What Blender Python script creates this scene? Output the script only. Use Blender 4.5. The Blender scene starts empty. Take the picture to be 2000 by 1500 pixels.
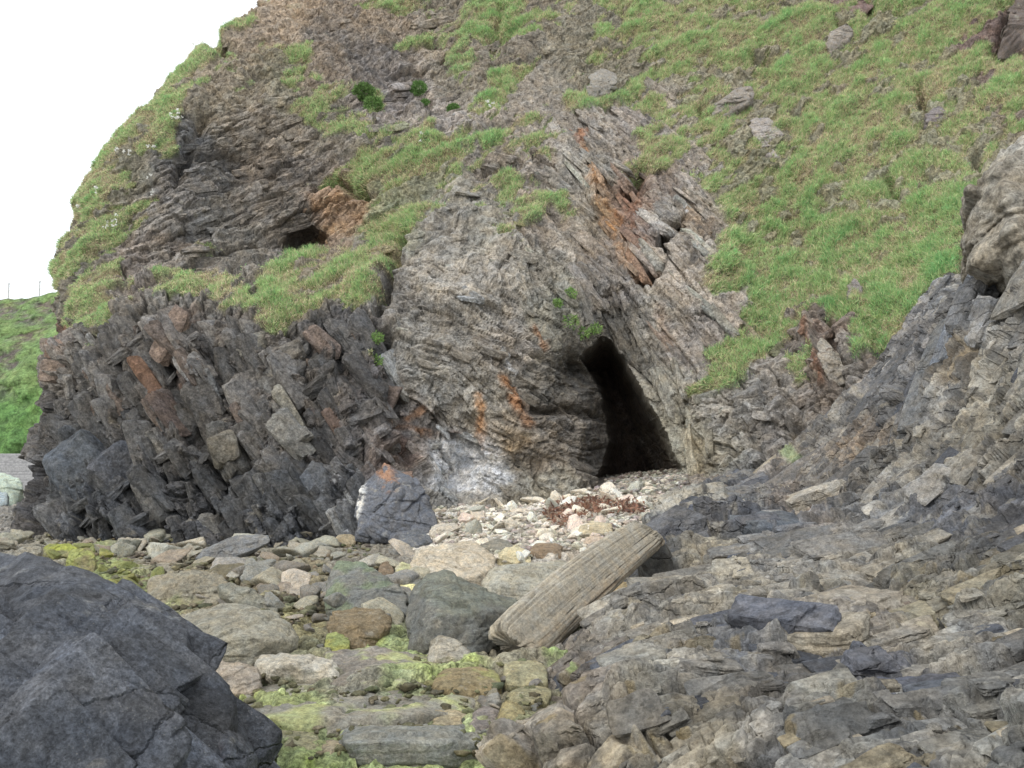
import bpy, bmesh, math, random
import numpy as np
from mathutils import Vector

# ------------------------------------------------------------------ camera, sky, sun, exposure
scene = bpy.context.scene
COL = scene.collection
FPX = 1732.0                      # focal length in pixels of the 2000 px wide photograph
PITCH = math.atan(150.0 / FPX)
EYE = np.array([0.0, 0.0, 1.6])
cam_data = bpy.data.cameras.new("camera")
cam_data.sensor_width = 36.0
cam_data.lens = 36.0 * FPX / 2000.0
cam_data.clip_start = 0.05
cam_data.clip_end = 2000.0
cam = bpy.data.objects.new("camera", cam_data)
cam.location = EYE
cam.rotation_euler = (math.pi / 2 + PITCH, 0, 0)
COL.objects.link(cam)
scene.camera = cam

SUN_EL, SUN_AZ = math.radians(42), math.radians(215)   # azimuth clockwise from +Y
world = bpy.data.worlds.new("World")
scene.world = world
world.use_nodes = True
wn, wl = world.node_tree.nodes, world.node_tree.links
wn.clear()
w_out = wn.new("ShaderNodeOutputWorld")
w_sky = wn.new("ShaderNodeTexSky")
w_sky.sky_type = 'NISHITA'
w_sky.sun_disc = False
w_sky.sun_elevation = SUN_EL
w_sky.sun_rotation = SUN_AZ
w_bg = wn.new("ShaderNodeBackground")
w_bg.inputs[1].default_value = 0.05
wl.new(w_sky.outputs[0], w_bg.inputs[0])
w_tc = wn.new("ShaderNodeTexCoord")                    # overcast cloud layer: brighter overhead
w_sep = wn.new("ShaderNodeSeparateXYZ")
wl.new(w_tc.outputs["Generated"], w_sep.inputs[0])
w_map = wn.new("ShaderNodeMapRange")
w_map.inputs[1].default_value = 0.0
w_map.inputs[2].default_value = 1.0
w_map.inputs[3].default_value = 1.05
w_map.inputs[4].default_value = 1.3
wl.new(w_sep.outputs[2], w_map.inputs[0])
w_cl = wn.new("ShaderNodeBackground")
w_cl.inputs[0].default_value = (0.985, 0.99, 1.0, 1)
wl.new(w_map.outputs[0], w_cl.inputs[1])
w_add = wn.new("ShaderNodeAddShader")
wl.new(w_bg.outputs[0], w_add.inputs[0])
wl.new(w_cl.outputs[0], w_add.inputs[1])
wl.new(w_add.outputs[0], w_out.inputs[0])

sun_d = bpy.data.lights.new("sun", 'SUN')
sun_d.energy = 1.5
sun_d.angle = math.radians(20)
sun_d.color = (1.0, 0.96, 0.9)
sun = bpy.data.objects.new("sun", sun_d)
sd = Vector((math.sin(SUN_AZ) * math.cos(SUN_EL), math.cos(SUN_AZ) * math.cos(SUN_EL), math.sin(SUN_EL)))
sun.rotation_euler = sd.to_track_quat('Z', 'Y').to_euler()
sun.location = (-10, -10, 30)
COL.objects.link(sun)

scene.view_settings.view_transform = 'Standard'
scene.view_settings.look = 'None'
scene.view_settings.exposure = 0.2
scene.view_settings.gamma = 1.0
scene.render.engine = 'CYCLES'
scene.cycles.filter_width = 1.5
scene.cycles.max_bounces = 7
scene.cycles.diffuse_bounces = 5

rng = np.random.default_rng(7)
random.seed(7)

# ------------------------------------------------------------------ helpers
CP, SP = math.cos(PITCH), math.sin(PITCH)

def unproj(u, v, Y):
    """pixel of the photograph + world depth -> world point"""
    a, b = (u - 1000.0) / FPX, (750.0 - v) / FPX
    dy, dz = CP - b * SP, SP + b * CP
    t = Y / dy
    return np.array([a * t, Y, EYE[2] + dz * t])

def proj(P):
    d = P - EYE
    f = d[..., 1] * CP + d[..., 2] * SP
    f = np.where(np.abs(f) < 1e-3, 1e-3, f)
    up = -d[..., 1] * SP + d[..., 2] * CP
    return 1000.0 + FPX * d[..., 0] / f, 750.0 - FPX * up / f

def lin(c):
    c = np.asarray(c, dtype=np.float64) / 255.0
    return np.where(c <= 0.04045, c / 12.92, ((c + 0.055) / 1.055) ** 2.4)

def _hash(ix, iy, iz, seed):
    with np.errstate(over='ignore'):
        h = (ix.astype(np.uint32) * np.uint32(374761393)) ^ (iy.astype(np.uint32) * np.uint32(668265263)) \
            ^ (iz.astype(np.uint32) * np.uint32(2246822519)) ^ np.uint32((seed * 3266489917) & 0xffffffff)
        h = (h ^ (h >> np.uint32(15))) * np.uint32(2246822519)
        h = (h ^ (h >> np.uint32(13))) * np.uint32(3266489917)
        return h ^ (h >> np.uint32(16))

def perlin(x, y, z, seed=0):
    x = np.asarray(x, np.float32); y = np.asarray(y, np.float32); z = np.asarray(z, np.float32)
    xi, yi, zi = np.floor(x), np.floor(y), np.floor(z)
    xf, yf, zf = x - xi, y - yi, z - zi
    xi, yi, zi = xi.astype(np.int32), yi.astype(np.int32), zi.astype(np.int32)
    fu = xf * xf * xf * (xf * (xf * 6 - 15) + 10)
    fv = yf * yf * yf * (yf * (yf * 6 - 15) + 10)
    fw = zf * zf * zf * (zf * (zf * 6 - 15) + 10)
    out = np.zeros_like(xf)
    for dx in (0, 1):
        wx = fu if dx else 1 - fu
        for dy in (0, 1):
            wy = fv if dy else 1 - fv
            for dz in (0, 1):
                wz = fw if dz else 1 - fw
                h = _hash(xi + dx, yi + dy, zi + dz, seed)
                gx = (h & np.uint32(255)).astype(np.float32) / 127.5 - 1
                gy = ((h >> np.uint32(8)) & np.uint32(255)).astype(np.float32) / 127.5 - 1
                gz = ((h >> np.uint32(16)) & np.uint32(255)).astype(np.float32) / 127.5 - 1
                out += wx * wy * wz * (gx * (xf - dx) + gy * (yf - dy) + gz * (zf - dz))
    return out * 1.5

def fbm(P, freq, octv=4, seed=0, gain=0.5, lac=2.03):
    x, y, z = P[..., 0] * freq, P[..., 1] * freq, P[..., 2] * freq
    a, s = 1.0, 0.0
    for o in range(octv):
        s = s + a * perlin(x, y, z, seed + o * 17)
        x, y, z = x * lac + 3.1, y * lac + 7.7, z * lac + 1.3
        a *= gain
    return s

def ridged(P, freq, octv=4, seed=0, gain=0.55):
    x, y, z = P[..., 0] * freq, P[..., 1] * freq, P[..., 2] * freq
    a, s, t = 1.0, 0.0, 0.0
    for o in range(octv):
        s = s + a * (1 - 2 * np.abs(perlin(x, y, z, seed + o * 13)))
        t += a
        x, y, z = x * 2.1 + 5.1, y * 2.1 + 1.7, z * 2.1 + 2.3
        a *= gain
    return s / t

def worley(p, q, seed=0):
    """2-D cellular: id random, edge distance, offset to the cell point, two more randoms"""
    p = np.asarray(p, np.float32); q = np.asarray(q, np.float32)
    pi, qi = np.floor(p).astype(np.int32), np.floor(q).astype(np.int32)
    f1 = np.full(p.shape, 9.0, np.float32); f2 = f1.copy()
    bid = np.zeros(p.shape, np.uint32); bx = np.zeros_like(p); by = np.zeros_like(p)
    zero = np.zeros_like(pi)
    for dx in (-1, 0, 1):
        for dy in (-1, 0, 1):
            h = _hash(pi + dx, qi + dy, zero, seed)
            cx = pi + dx + 0.08 + 0.84 * (h & np.uint32(1023)).astype(np.float32) / 1023
            cy = qi + dy + 0.08 + 0.84 * ((h >> np.uint32(10)) & np.uint32(1023)).astype(np.float32) / 1023
            ox, oy = p - cx, q - cy
            d = 0.25 * np.sqrt(ox * ox + oy * oy) + 0.75 * np.maximum(np.abs(ox), np.abs(oy))   # squarish joints
            near = d < f1
            f2 = np.where(near, f1, np.minimum(f2, d))
            bid = np.where(near, h, bid); bx = np.where(near, ox, bx); by = np.where(near, oy, by)
            f1 = np.where(near, d, f1)
    h2 = _hash(bid.astype(np.int32), zero, zero, seed + 5)
    r0 = (h2 & np.uint32(1023)).astype(np.float32) / 1023
    r1 = ((h2 >> np.uint32(10)) & np.uint32(1023)).astype(np.float32) / 511.5 - 1
    r2 = ((h2 >> np.uint32(20)) & np.uint32(1023)).astype(np.float32) / 511.5 - 1
    return r0, f2 - f1, bx, by, r1, r2

def blocks(a, b, ang, sp, sq, seed, tilt=0.6, crack=0.5, cw=0.07):
    """jointed beds: a,b plane coords, ang = direction of the beds, sp/sq = block length/thickness"""
    t = math.radians(ang)
    p = (a * math.cos(t) + b * math.sin(t)) / sp
    q = (-a * math.sin(t) + b * math.cos(t)) / sq
    r0, e, bx, by, r1, r2 = worley(p, q, seed)
    return (r0 - 0.5) + tilt * (r1 * bx + r2 * by) - crack * np.exp(-(e / cw) ** 2), r0

def smooth(x, a, b):
    t = np.clip((x - a) / (b - a), 0, 1)
    return t * t * (3 - 2 * t)

def inpoly(u, v, poly):
    r = np.zeros(u.shape, bool)
    n = len(poly)
    for i in range(n):
        x1, y1 = poly[i]; x2, y2 = poly[(i + 1) % n]
        if y1 == y2:
            continue
        c = ((y1 > v) != (y2 > v)) & (u < (x2 - x1) * (v - y1) / (y2 - y1) + x1)
        r ^= c
    return r

def segdist(u, v, pts, closed=False):
    d = np.full(u.shape, 1e9)
    n = len(pts)
    if n == 1:
        return np.hypot(u - pts[0][0], v - pts[0][1])
    for i in range(n if closed else n - 1):
        x1, y1 = pts[i]; x2, y2 = pts[(i + 1) % n]
        dx, dy = x2 - x1, y2 - y1
        t = np.clip(((u - x1) * dx + (v - y1) * dy) / (dx * dx + dy * dy + 1e-9), 0, 1)
        d = np.minimum(d, np.hypot(u - x1 - t * dx, v - y1 - t * dy))
    return d

def sdpoly(u, v, poly):
    d = segdist(u, v, poly, True)
    return np.where(inpoly(u, v, poly), d, -d)

class TPS:
    """thin-plate surface through scattered points: (a,b) -> c"""
    def __init__(self, A, c, lam=0.02):
        A = np.asarray(A, float); c = np.asarray(c, float)
        self.A = A
        n = len(A)
        M = np.zeros((n + 3, n + 3))
        M[:n, :n] = self.k(A, A) + lam * np.eye(n)
        M[:n, n] = 1; M[:n, n + 1:] = A
        M[n, :n] = 1; M[n + 1:, :n] = A.T
        self.w = np.linalg.solve(M, np.concatenate([c, np.zeros(3)]))
    @staticmethod
    def k(P, Q):
        d2 = (P[:, None, 0] - Q[None, :, 0]) ** 2 + (P[:, None, 1] - Q[None, :, 1]) ** 2
        return 0.5 * d2 * np.log(d2 + 1e-12)
    def __call__(self, x, y):
        sh = np.shape(x)
        P = np.stack([np.ravel(x), np.ravel(y)], 1).astype(float)
        out = np.empty(len(P))
        for i in range(0, len(P), 20000):
            S = P[i:i + 20000]
            out[i:i + 20000] = self.k(S, self.A) @ self.w[:-3] + self.w[-3] + S @ self.w[-2:]
        return out.reshape(sh)

def bilerp(gx, gy, G, x, y):
    fx = np.clip((x - gx[0]) / (gx[1] - gx[0]), 0, len(gx) - 1.001)
    fy = np.clip((y - gy[0]) / (gy[1] - gy[0]), 0, len(gy) - 1.001)
    i, j = fx.astype(int), fy.astype(int)
    a, b = fx - i, fy - j
    return (G[j, i] * (1 - a) * (1 - b) + G[j, i + 1] * a * (1 - b) + G[j + 1, i] * (1 - a) * b + G[j + 1, i + 1] * a * b)

def tag(o, label=None, cat=None, group=None, kind=None):
    if label: o["label"] = label
    if cat: o["category"] = cat
    if group: o["group"] = group
    if kind: o["kind"] = kind
    return o

def make_mesh(name, V, F, mat, tint=None, smooth_shade=True, loc=(0, 0, 0), parent=None):
    V = np.asarray(V, np.float32).reshape(-1, 3) - np.asarray(loc, np.float32)
    Fl = [np.asarray(f, np.int32) for f in (F if isinstance(F, list) else [F])]
    loops = np.concatenate([f.ravel() for f in Fl])
    cnt = np.concatenate([np.full(len(f), f.shape[1], np.int32) for f in Fl])
    n = len(cnt)
    me = bpy.data.meshes.new(name)
    me.vertices.add(len(V)); me.vertices.foreach_set("co", V.ravel())
    me.loops.add(len(loops)); me.loops.foreach_set("vertex_index", loops)
    me.polygons.add(n); me.polygons.foreach_set("loop_start", np.concatenate([[0], np.cumsum(cnt)[:-1]]).astype(np.int32))
    me.update(calc_edges=True)
    me.polygons.foreach_set("use_smooth", np.full(n, smooth_shade))
    if tint is not None:
        at = me.attributes.new("tint", 'FLOAT_COLOR', 'POINT')
        c = np.ones((len(V), 4), np.float32); c[:, :3] = np.clip(tint.reshape(-1, 3), 0.004, 0.95)
        at.data.foreach_set("color", c.ravel())
    me.validate()
    me.materials.append(mat)
    o = bpy.data.objects.new(name, me)
    o.location = loc
    COL.objects.link(o)
    if parent: o.parent = parent
    return o

def grid_faces(n, m):
    i = np.arange(n * m).reshape(n, m)
    return np.stack([i[:-1, :-1], i[:-1, 1:], i[1:, 1:], i[1:, :-1]], -1).reshape(-1, 4)

def grid_normals(P):
    du = np.gradient(P, axis=1); dv = np.gradient(P, axis=0)
    N = np.cross(du, dv)
    return N / (np.linalg.norm(N, axis=-1, keepdims=True) + 1e-9)

def idw(u, v, pts, vals, power=3.0, eps=40.0):
    """smooth nearest-like blending of values given at pixels"""
    vals = np.asarray(vals, float)
    s = np.zeros(u.shape); out = np.zeros(u.shape + (vals.shape[1],))
    for (pu, pv), val in zip(pts, vals):
        w = 1.0 / ((u - pu) ** 2 + (v - pv) ** 2 + eps * eps) ** power * 1e10
        s += w; out += w[..., None] * val
    return out / s[..., None]

# ------------------------------------------------------------------ materials
def rock_material(name, coarse=2.2, fine=16.0, contrast=0.42, bump=0.03, rough=0.85, stretch=None, specks=0.0, joints=None):
    m = bpy.data.materials.new(name)
    m.use_nodes = True
    nt = m.node_tree; N = nt.nodes; L = nt.links
    bs = N["Principled BSDF"]
    bs.inputs["Roughness"].default_value = rough
    bs.inputs["Specular IOR Level"].default_value = 0.25
    at = N.new("ShaderNodeAttribute"); at.attribute_name = "tint"
    tc = N.new("ShaderNodeTexCoord")
    src = tc.outputs["Object"]
    if stretch:
        mp = N.new("ShaderNodeMapping"); mp.inputs["Scale"].default_value = stretch[0]
        mp.inputs["Rotation"].default_value = stretch[1]
        L.new(src, mp.inputs[0]); src = mp.outputs[0]
    def noise(scale, det, rou=0.6):
        n = N.new("ShaderNodeTexNoise"); n.inputs["Scale"].default_value = scale
        n.inputs["Detail"].default_value = det; n.inputs["Roughness"].default_value = rou
        L.new(src, n.inputs["Vector"]); return n
    def mrange(s, a, b, c, d):
        r = N.new("ShaderNodeMapRange")
        for i, x in enumerate((a, b, c, d)): r.inputs[i + 1].default_value = x
        L.new(s, r.inputs[0]); return r.outputs[0]
    def mul(c1, c2):
        x = N.new("ShaderNodeMix"); x.data_type = 'RGBA'; x.blend_type = 'MULTIPLY'
        x.inputs[0].default_value = 1.0
        L.new(c1, x.inputs[6]); L.new(c2, x.inputs[7]); return x.outputs[2]
    n1, n2 = noise(coarse, 5), noise(fine, 6, 0.7)
    c = mul(at.outputs["Color"], mrange(n1.outputs[0], 0.3, 0.7, 1 - contrast * 0.55, 1 + contrast * 0.55))
    c = mul(c, mrange(n2.outputs[0], 0.36, 0.64, 1 - contrast, 1 + contrast))
    n4 = noise(fine * 2.7, 5, 0.75)
    c = mul(c, mrange(n4.outputs[0], 0.38, 0.62, 1 - contrast * 0.9, 1 + contrast * 0.9))
    n5 = noise(fine * 0.8, 3, 0.6)
    c = mul(c, mrange(n5.outputs[0], 0.36, 0.47, 1 - contrast * 0.9, 1.03))
    hue = N.new("ShaderNodeMix"); hue.data_type = 'RGBA'
    n3 = noise(coarse * 2.3, 4)
    L.new(mrange(n3.outputs[0], 0.35, 0.65, 0, 1), hue.inputs[0])
    hue.inputs[6].default_value = (0.95, 1.0, 1.03, 1); hue.inputs[7].default_value = (1.05, 1.01, 0.91, 1)
    c = mul(c, hue.outputs[2])
    if specks > 0:                                       # barnacles and pale grains
        vo = N.new("ShaderNodeTexVoronoi"); vo.inputs["Scale"].default_value = fine * 1.6; L.new(src, vo.inputs["Vector"])
        m1 = mrange(vo.outputs["Distance"], 0.10, 0.22, 1, 0); m2 = mrange(n1.outputs[0], 0.5, 0.62, 0, specks)
        mm = N.new("ShaderNodeMath"); mm.operation = 'MULTIPLY'; L.new(m1, mm.inputs[0]); L.new(m2, mm.inputs[1])
        sx = N.new("ShaderNodeMix"); sx.data_type = 'RGBA'; L.new(mm.outputs[0], sx.inputs[0]); L.new(c, sx.inputs[6])
        sx.inputs[7].default_value = (0.42, 0.41, 0.38, 1); c = sx.outputs[2]
    L.new(c, bs.inputs["Base Color"])
    bp = N.new("ShaderNodeBump"); bp.inputs["Strength"].default_value = 0.9; bp.inputs["Distance"].default_value = bump
    ad = N.new("ShaderNodeMath"); ad.operation = 'ADD'; L.new(n2.outputs[0], ad.inputs[0]); L.new(n4.outputs[0], ad.inputs[1])
    hgt = ad.outputs[0]
    if joints:                                           # open joints as relief: scale, depth, tilt
        mp = N.new("ShaderNodeMapping"); mp.inputs["Rotation"].default_value = (0, math.radians(joints[2]), 0); mp.inputs["Scale"].default_value = (1, 1, 2.6)
        nz = noise(joints[0] * 1.4, 5); va = N.new("ShaderNodeVectorMath"); va.operation = 'SCALE'; va.inputs[3].default_value = 0.55 / joints[0]
        vb = N.new("ShaderNodeVectorMath"); vb.operation = 'ADD'
        L.new(nz.outputs[1], va.inputs[0]); L.new(src, vb.inputs[0]); L.new(va.outputs[0], vb.inputs[1]); L.new(vb.outputs[0], mp.inputs[0])
        ve = N.new("ShaderNodeTexVoronoi"); ve.feature = 'DISTANCE_TO_EDGE'; ve.inputs["Scale"].default_value = joints[0]; L.new(mp.outputs[0], ve.inputs["Vector"])
        vc = N.new("ShaderNodeTexVoronoi"); vc.inputs["Scale"].default_value = joints[0]; L.new(mp.outputs[0], vc.inputs["Vector"])
        sp = N.new("ShaderNodeSeparateColor"); L.new(vc.outputs["Color"], sp.inputs[0])
        h0 = mrange(ve.outputs["Distance"], 0.0, joints[3], -joints[1], 0)
        nm = noise(joints[0] * 0.8, 4)
        hm = N.new("ShaderNodeMath"); hm.operation = 'MULTIPLY'; L.new(h0, hm.inputs[0]); L.new(mrange(nm.outputs[0], 0.44, 0.60, 0, 1), hm.inputs[1]); h1 = hm.outputs[0]
        h2 = N.new("ShaderNodeMath"); h2.operation = 'ADD'; L.new(hgt, h2.inputs[0]); L.new(h1, h2.inputs[1]); hgt = h2.outputs[0]
        c = mul(c, mrange(sp.outputs[0], 0, 1, 0.8, 1.22)); L.new(c, bs.inputs["Base Color"])
    L.new(hgt, bp.inputs["Height"]); L.new(bp.outputs[0], bs.inputs["Normal"])
    return m

M_CLIFF = rock_material("cliff_rock", 1.2, 8.0, 0.36, 0.10)
M_SHELF = rock_material("shelf_rock", 2.5, 18.0, 0.27, 0.025, joints=(1.9, 2.0, -22, 0.05))
M_GROUND = rock_material("beach_ground", 3.0, 22.0, 0.4, 0.03)
M_ROCK = rock_material("boulder_rock", 3.5, 24.0, 0.27, 0.03, specks=0.5)
M_WETROCK = rock_material("dark_boulder_rock", 2.2, 30.0, 0.40, 0.03, rough=0.40, specks=0.35, joints=(1.5, 3.2, 38, 0.035))
M_LOG = rock_material("weathered_wood", 4.0, 26.0, 0.20, 0.008)
M_HILL = rock_material("hill_turf", 0.35, 2.6, 0.34, 0.2)

def leaf_material(name):
    m = bpy.data.materials.new(name); m.use_nodes = True
    nt = m.node_tree; N = nt.nodes; L = nt.links
    bs = N["Principled BSDF"]; bs.inputs["Roughness"].default_value = 0.7
    bs.inputs["Specular IOR Level"].default_value = 0.2
    at = N.new("ShaderNodeAttribute"); at.attribute_name = "tint"
    tc = N.new("ShaderNodeTexCoord"); n = N.new("ShaderNodeTexNoise")
    n.inputs["Scale"].default_value = 6.0; L.new(tc.outputs["Object"], n.inputs["Vector"])
    r = N.new("ShaderNodeMapRange"); r.inputs[1].default_value = 0.3; r.inputs[2].default_value = 0.7
    r.inputs[3].default_value = 0.8; r.inputs[4].default_value = 1.2; L.new(n.outputs[0], r.inputs[0])
    x = N.new("ShaderNodeMix"); x.data_type = 'RGBA'; x.blend_type = 'MULTIPLY'; x.inputs[0].default_value = 1
    L.new(at.outputs["Color"], x.inputs[6]); L.new(r.outputs[0], x.inputs[7])
    tr = N.new("ShaderNodeBsdfTranslucent"); L.new(x.outputs[2], tr.inputs[0]); L.new(x.outputs[2], bs.inputs["Base Color"])
    mx = N.new("ShaderNodeMixShader"); mx.inputs[0].default_value = 0.3
    L.new(bs.outputs[0], mx.inputs[1]); L.new(tr.outputs[0], mx.inputs[2])
    L.new(mx.outputs[0], N["Material Output"].inputs[0])
    return m
M_LEAF = leaf_material("grass_blade")

def plain_material(name, c, rough=0.8):
    m = bpy.data.materials.new(name); m.use_nodes = True
    nt = m.node_tree; N = nt.nodes; L = nt.links; bs = N["Principled BSDF"]
    n = N.new("ShaderNodeTexNoise"); n.inputs["Scale"].default_value = 9.0; n.inputs["Detail"].default_value = 5
    tc = N.new("ShaderNodeTexCoord"); L.new(tc.outputs["Object"], n.inputs["Vector"])
    cr = N.new("ShaderNodeValToRGB")
    cr.color_ramp.elements[0].position = 0.3; cr.color_ramp.elements[1].position = 0.7
    cr.color_ramp.elements[0].color = (*(np.array(c) * 0.7), 1); cr.color_ramp.elements[1].color = (*(np.array(c) * 1.25), 1)
    L.new(n.outputs[0], cr.inputs[0]); L.new(cr.outputs[0], bs.inputs["Base Color"])
    bs.inputs["Roughness"].default_value = rough
    return m

# ------------------------------------------------------------------ rock shapes
ICO = {}
def ico(level):
    if level not in ICO:
        bm = bmesh.new(); bmesh.ops.create_icosphere(bm, subdivisions=level, radius=1.0)
        ICO[level] = (np.array([v.co[:] for v in bm.verts]), np.array([[v.index for v in f.verts] for f in bm.faces], np.int32)); bm.free()
    return ICO[level]

def hull_planes(pts):
    bm = bmesh.new()
    vs = [bm.verts.new(tuple(p)) for p in pts]
    bmesh.ops.convex_hull(bm, input=vs)
    bm.normal_update()
    n, d = [], []
    for f in bm.faces:
        nn = np.array(f.normal[:]); dd = float(nn @ np.array(f.verts[0].co[:]))
        if dd < 0: nn, dd = -nn, -dd
        if dd > 1e-3: n.append(nn); d.append(dd)
    bm.free()
    return np.array(n), np.array(d)

def rock_shape(pts, level=6, sharp=60, chips=6, rough=0.022, bed=0.0, bed_dir=(0, 0.2, 1), bed_f=9.0, seed=0, cracks=0.0, facet=1.0):
    """weathered block: star-shaped about its middle, bounded by the hull of the points plus a few chipped planes"""
    r = np.random.default_rng(seed)
    pts = np.asarray(pts, float)
    lo, hi = pts.min(0), pts.max(0)
    c = (lo + hi) / 2; s = np.maximum((hi - lo) / 2, 0.01)
    q = (pts - c) / s
    n, d = hull_planes(q)
    for _ in range(chips):
        nn = r.normal(size=3); nn /= np.linalg.norm(nn)
        n = np.vstack([n, nn]); d = np.append(d, (q @ nn).max() * r.uniform(0.90, 0.99))
    dirs, F = ico(level)
    g = np.maximum(dirs @ (n / d[:, None]).T, 1e-4)
    R = (g ** sharp).sum(1) ** (-1.0 / sharp)
    P = c + s * dirs * R[:, None]
    size = float(np.prod(s) ** (1 / 3)) * 2
    out = dirs / s; out /= np.linalg.norm(out, axis=1, keepdims=True)
    off = r.uniform(0, 50, 3)
    Q = P + off
    dd = rough * size * (0.8 * fbm(Q, 2.2 / size, 6, seed, 0.6) + 0.5 * ridged(Q, 5.0 / size, 4, seed + 3))
    bd = np.asarray(bed_dir, float); bd /= np.linalg.norm(bd)
    ax = r.normal(size=(2, 3)) * np.array([1, 1, .35]); ax /= np.linalg.norm(ax, axis=1, keepdims=True)
    zc = Q[:, 2] + 0.25 * (Q @ ax[1])
    jb, _ = blocks(Q @ ax[0] / size, zc / size, r.uniform(-25, 25), 0.55, 0.26, seed + 41, 1.0, .25, .05)
    jc, _ = blocks(Q @ ax[1] / size, zc / size, r.uniform(-35, 35), 0.22, 0.12, seed + 42, 1.0, .3, .07)
    dd = dd + size * facet * (0.045 * jb + 0.02 * jc)
    if bed > 0:
        h = (Q @ bd) * bed_f / size + 0.6 * fbm(Q, 1.0 / size, 2, seed + 9)
        lay = perlin(h, np.full(len(h), .37), np.full(len(h), .71), seed + 4) + 0.5 * perlin(h * 2.7, np.full(len(h), .37), np.full(len(h), .71), seed + 5)
        dd = dd + bed * size * lay
    if cracks > 0:
        e = np.abs(fbm(Q, 1.1 / size, 3, seed + 21))
        dd = dd - cracks * size * np.exp(-(e / 0.035) ** 2)
    P = P + out * dd[:, None]
    return P, F, out, Q, size


SLABS = {}
def slab_proto(level, k):
    if (level, k) not in SLABS:
        r = np.random.default_rng(900 + k)
        c = np.array([[x, y, z] for x in (-.5, .5) for y in (-.5, .5) for z in (-.5, .5)]) + r.uniform(-.16, .16, (8, 3))
        P, F, N, Q, sz = rock_shape(c, level=level, sharp=70, chips=2, rough=.016, facet=.7, seed=900 + k)
        SLABS[level, k] = (P, F)
    return SLABS[level, k]

def bedrock_slabs(C, T, NRM, dims, cols, level, r):
    """joint-bounded slabs of the bedrock itself: centre, long axis, bed normal, size"""
    Vs, Fs, Cs, n = [], [], [], 0
    for c, t, nn, d, col, lv in zip(C, T, NRM, dims, cols, level):
        P, F = slab_proto(lv, int(r.integers(14)))
        t = t / np.linalg.norm(t); b = np.cross(nn, t); b /= np.linalg.norm(b); nn = np.cross(t, b)
        Vs.append(c + (P * d) @ np.stack([t, b, nn])); Fs.append(F + n); n += len(P)
        g = fbm(P + c, 2.5, 2, 77)[:, None]
        Cs.append(col[None] * (1 + .25 * g))
    return np.concatenate(Vs), np.concatenate(Fs), np.concatenate(Cs)

# ------------------------------------------------------------------ the cliff
CLIFF_PTS = [
 (30,1050,19.5),(150,1050,18.5),(300,1050,18.2),(450,1050,18.0),(600,1045,18.0),(700,1050,18.0),(790,1000,18.6),
 (90,800,21),(250,800,19.6),(400,800,19.3),(550,800,19.2),(700,800,19.4),(740,900,19.0),(820,900,20.2),
 (110,650,22.2),(250,640,20.6),(400,640,20.2),(550,650,20.2),(680,650,20.6),
 (130,570,23),(300,570,22),(450,580,21.4),(600,610,20.9),(700,605,21.0),
 (300,520,23.8),(450,525,24.0),(600,505,24.0),(700,505,23.4),
 (350,450,24.6),(450,430,25.5),(560,420,25.8),(620,465,26),(680,430,25.4),
 (350,300,25.6),(450,300,26.6),(550,300,26.9),(650,300,26.6),
 (420,180,27),(550,180,28),(650,180,28.2),(450,80,29),(600,80,30),(550,0,31.5),(700,0,32),
 (200,350,25.2),(250,250,26.2),(330,170,27.5),(420,90,29),(160,450,24.4),(130,520,23.8),
 (800,180,29.0),(850,230,27.6),(780,100,30.4),(850,0,32.5),
 (720,260,26.6),(800,300,25.8),(850,350,24.9),(780,420,24.4),(740,480,24.0),(900,260,26.2),
 (800,480,22.8),(880,400,23.6),(900,500,21.8),(760,560,21.7),(780,620,21.2),(900,620,21.0),(1000,560,21.6),
 (1050,450,23),(1000,380,24.6),(1100,640,21.8),(1000,720,20.8),(880,760,20.6),(800,760,20.4),(780,850,20.2),
 (900,850,20.9),(870,930,21.0),(950,920,20.8),(1050,850,20.8),(1050,970,20.5),(1000,985,20.4),(1130,800,21.8),
 (1150,920,21.5),(1190,650,22.6),
 (1130,260,26.5),(1180,450,24.2),(1230,600,22.4),(1285,750,21.4),(1335,900,20.7),(1355,960,20.3),
 (1260,350,25.2),(1330,480,23.2),(1400,600,22),(1380,720,21.0),(1340,800,20.9),
 (1000,250,27),(1050,100,30),(1100,0,32.5),(1250,200,28.5),(1300,50,31.5),
 (1420,380,26),(1450,520,23.6),(1450,680,21.2),(1420,750,20.2),(1500,250,28),(1500,0,32.5),
 (1600,400,25.2),(1600,560,22.2),(1600,680,20),(1750,100,30),(1750,300,26),(1750,500,22),(1750,650,19),
 (1950,0,30),(1950,200,26),(1950,400,21.5),(1900,500,20),(2000,600,17.5),
 (1450,820,19.6),(1450,960,18.8),(1600,800,18.6),(1600,960,17.8),(1720,750,18),(1800,850,17),(2000,900,16),
 (2300,0,30),(2300,500,20),(2300,1000,16),(500,-220,38),(1000,-220,39),(1500,-220,38),(2100,-220,37),
 (120,900,20.2),(400,930,18.6),(600,930,18.5),
]
W = np.array([unproj(*p) for p in CLIFF_PTS])
cliff_tps = TPS(W[:, [0, 2]], W[:, 1], 0.03)
SIL = [(800,-250,38),(620,-100,35),(500,0,33),(400,90,30.6),(290,190,29),(215,290,27.8),(150,390,26.8),(110,470,26.2),(95,545,25.2),
       (97,640,24.2),(85,720,23.8),(78,800,23.2),(60,900,22.2),(30,1000,21.2),(12,1050,20.6),(5,1120,20)]
SW = np.array([unproj(*p) for p in SIL])
o_ = np.argsort(SW[:, 2])
zs = np.arange(-0.8, 21.5, 0.034)
NX, NWR = 980, 150
sil_x = np.interp(zs, SW[o_, 2], SW[o_, 0]) + 0.22 * perlin(zs * 0.9, zs * 0 + .3, zs * 0 + .7, 3) + 0.1 * perlin(zs * 2.9, zs * 0 + .3, zs * 0 + .7, 4)
cgx = np.arange(-16, 21.01, 0.25); cgz = np.arange(-1, 22.01, 0.25)
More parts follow.
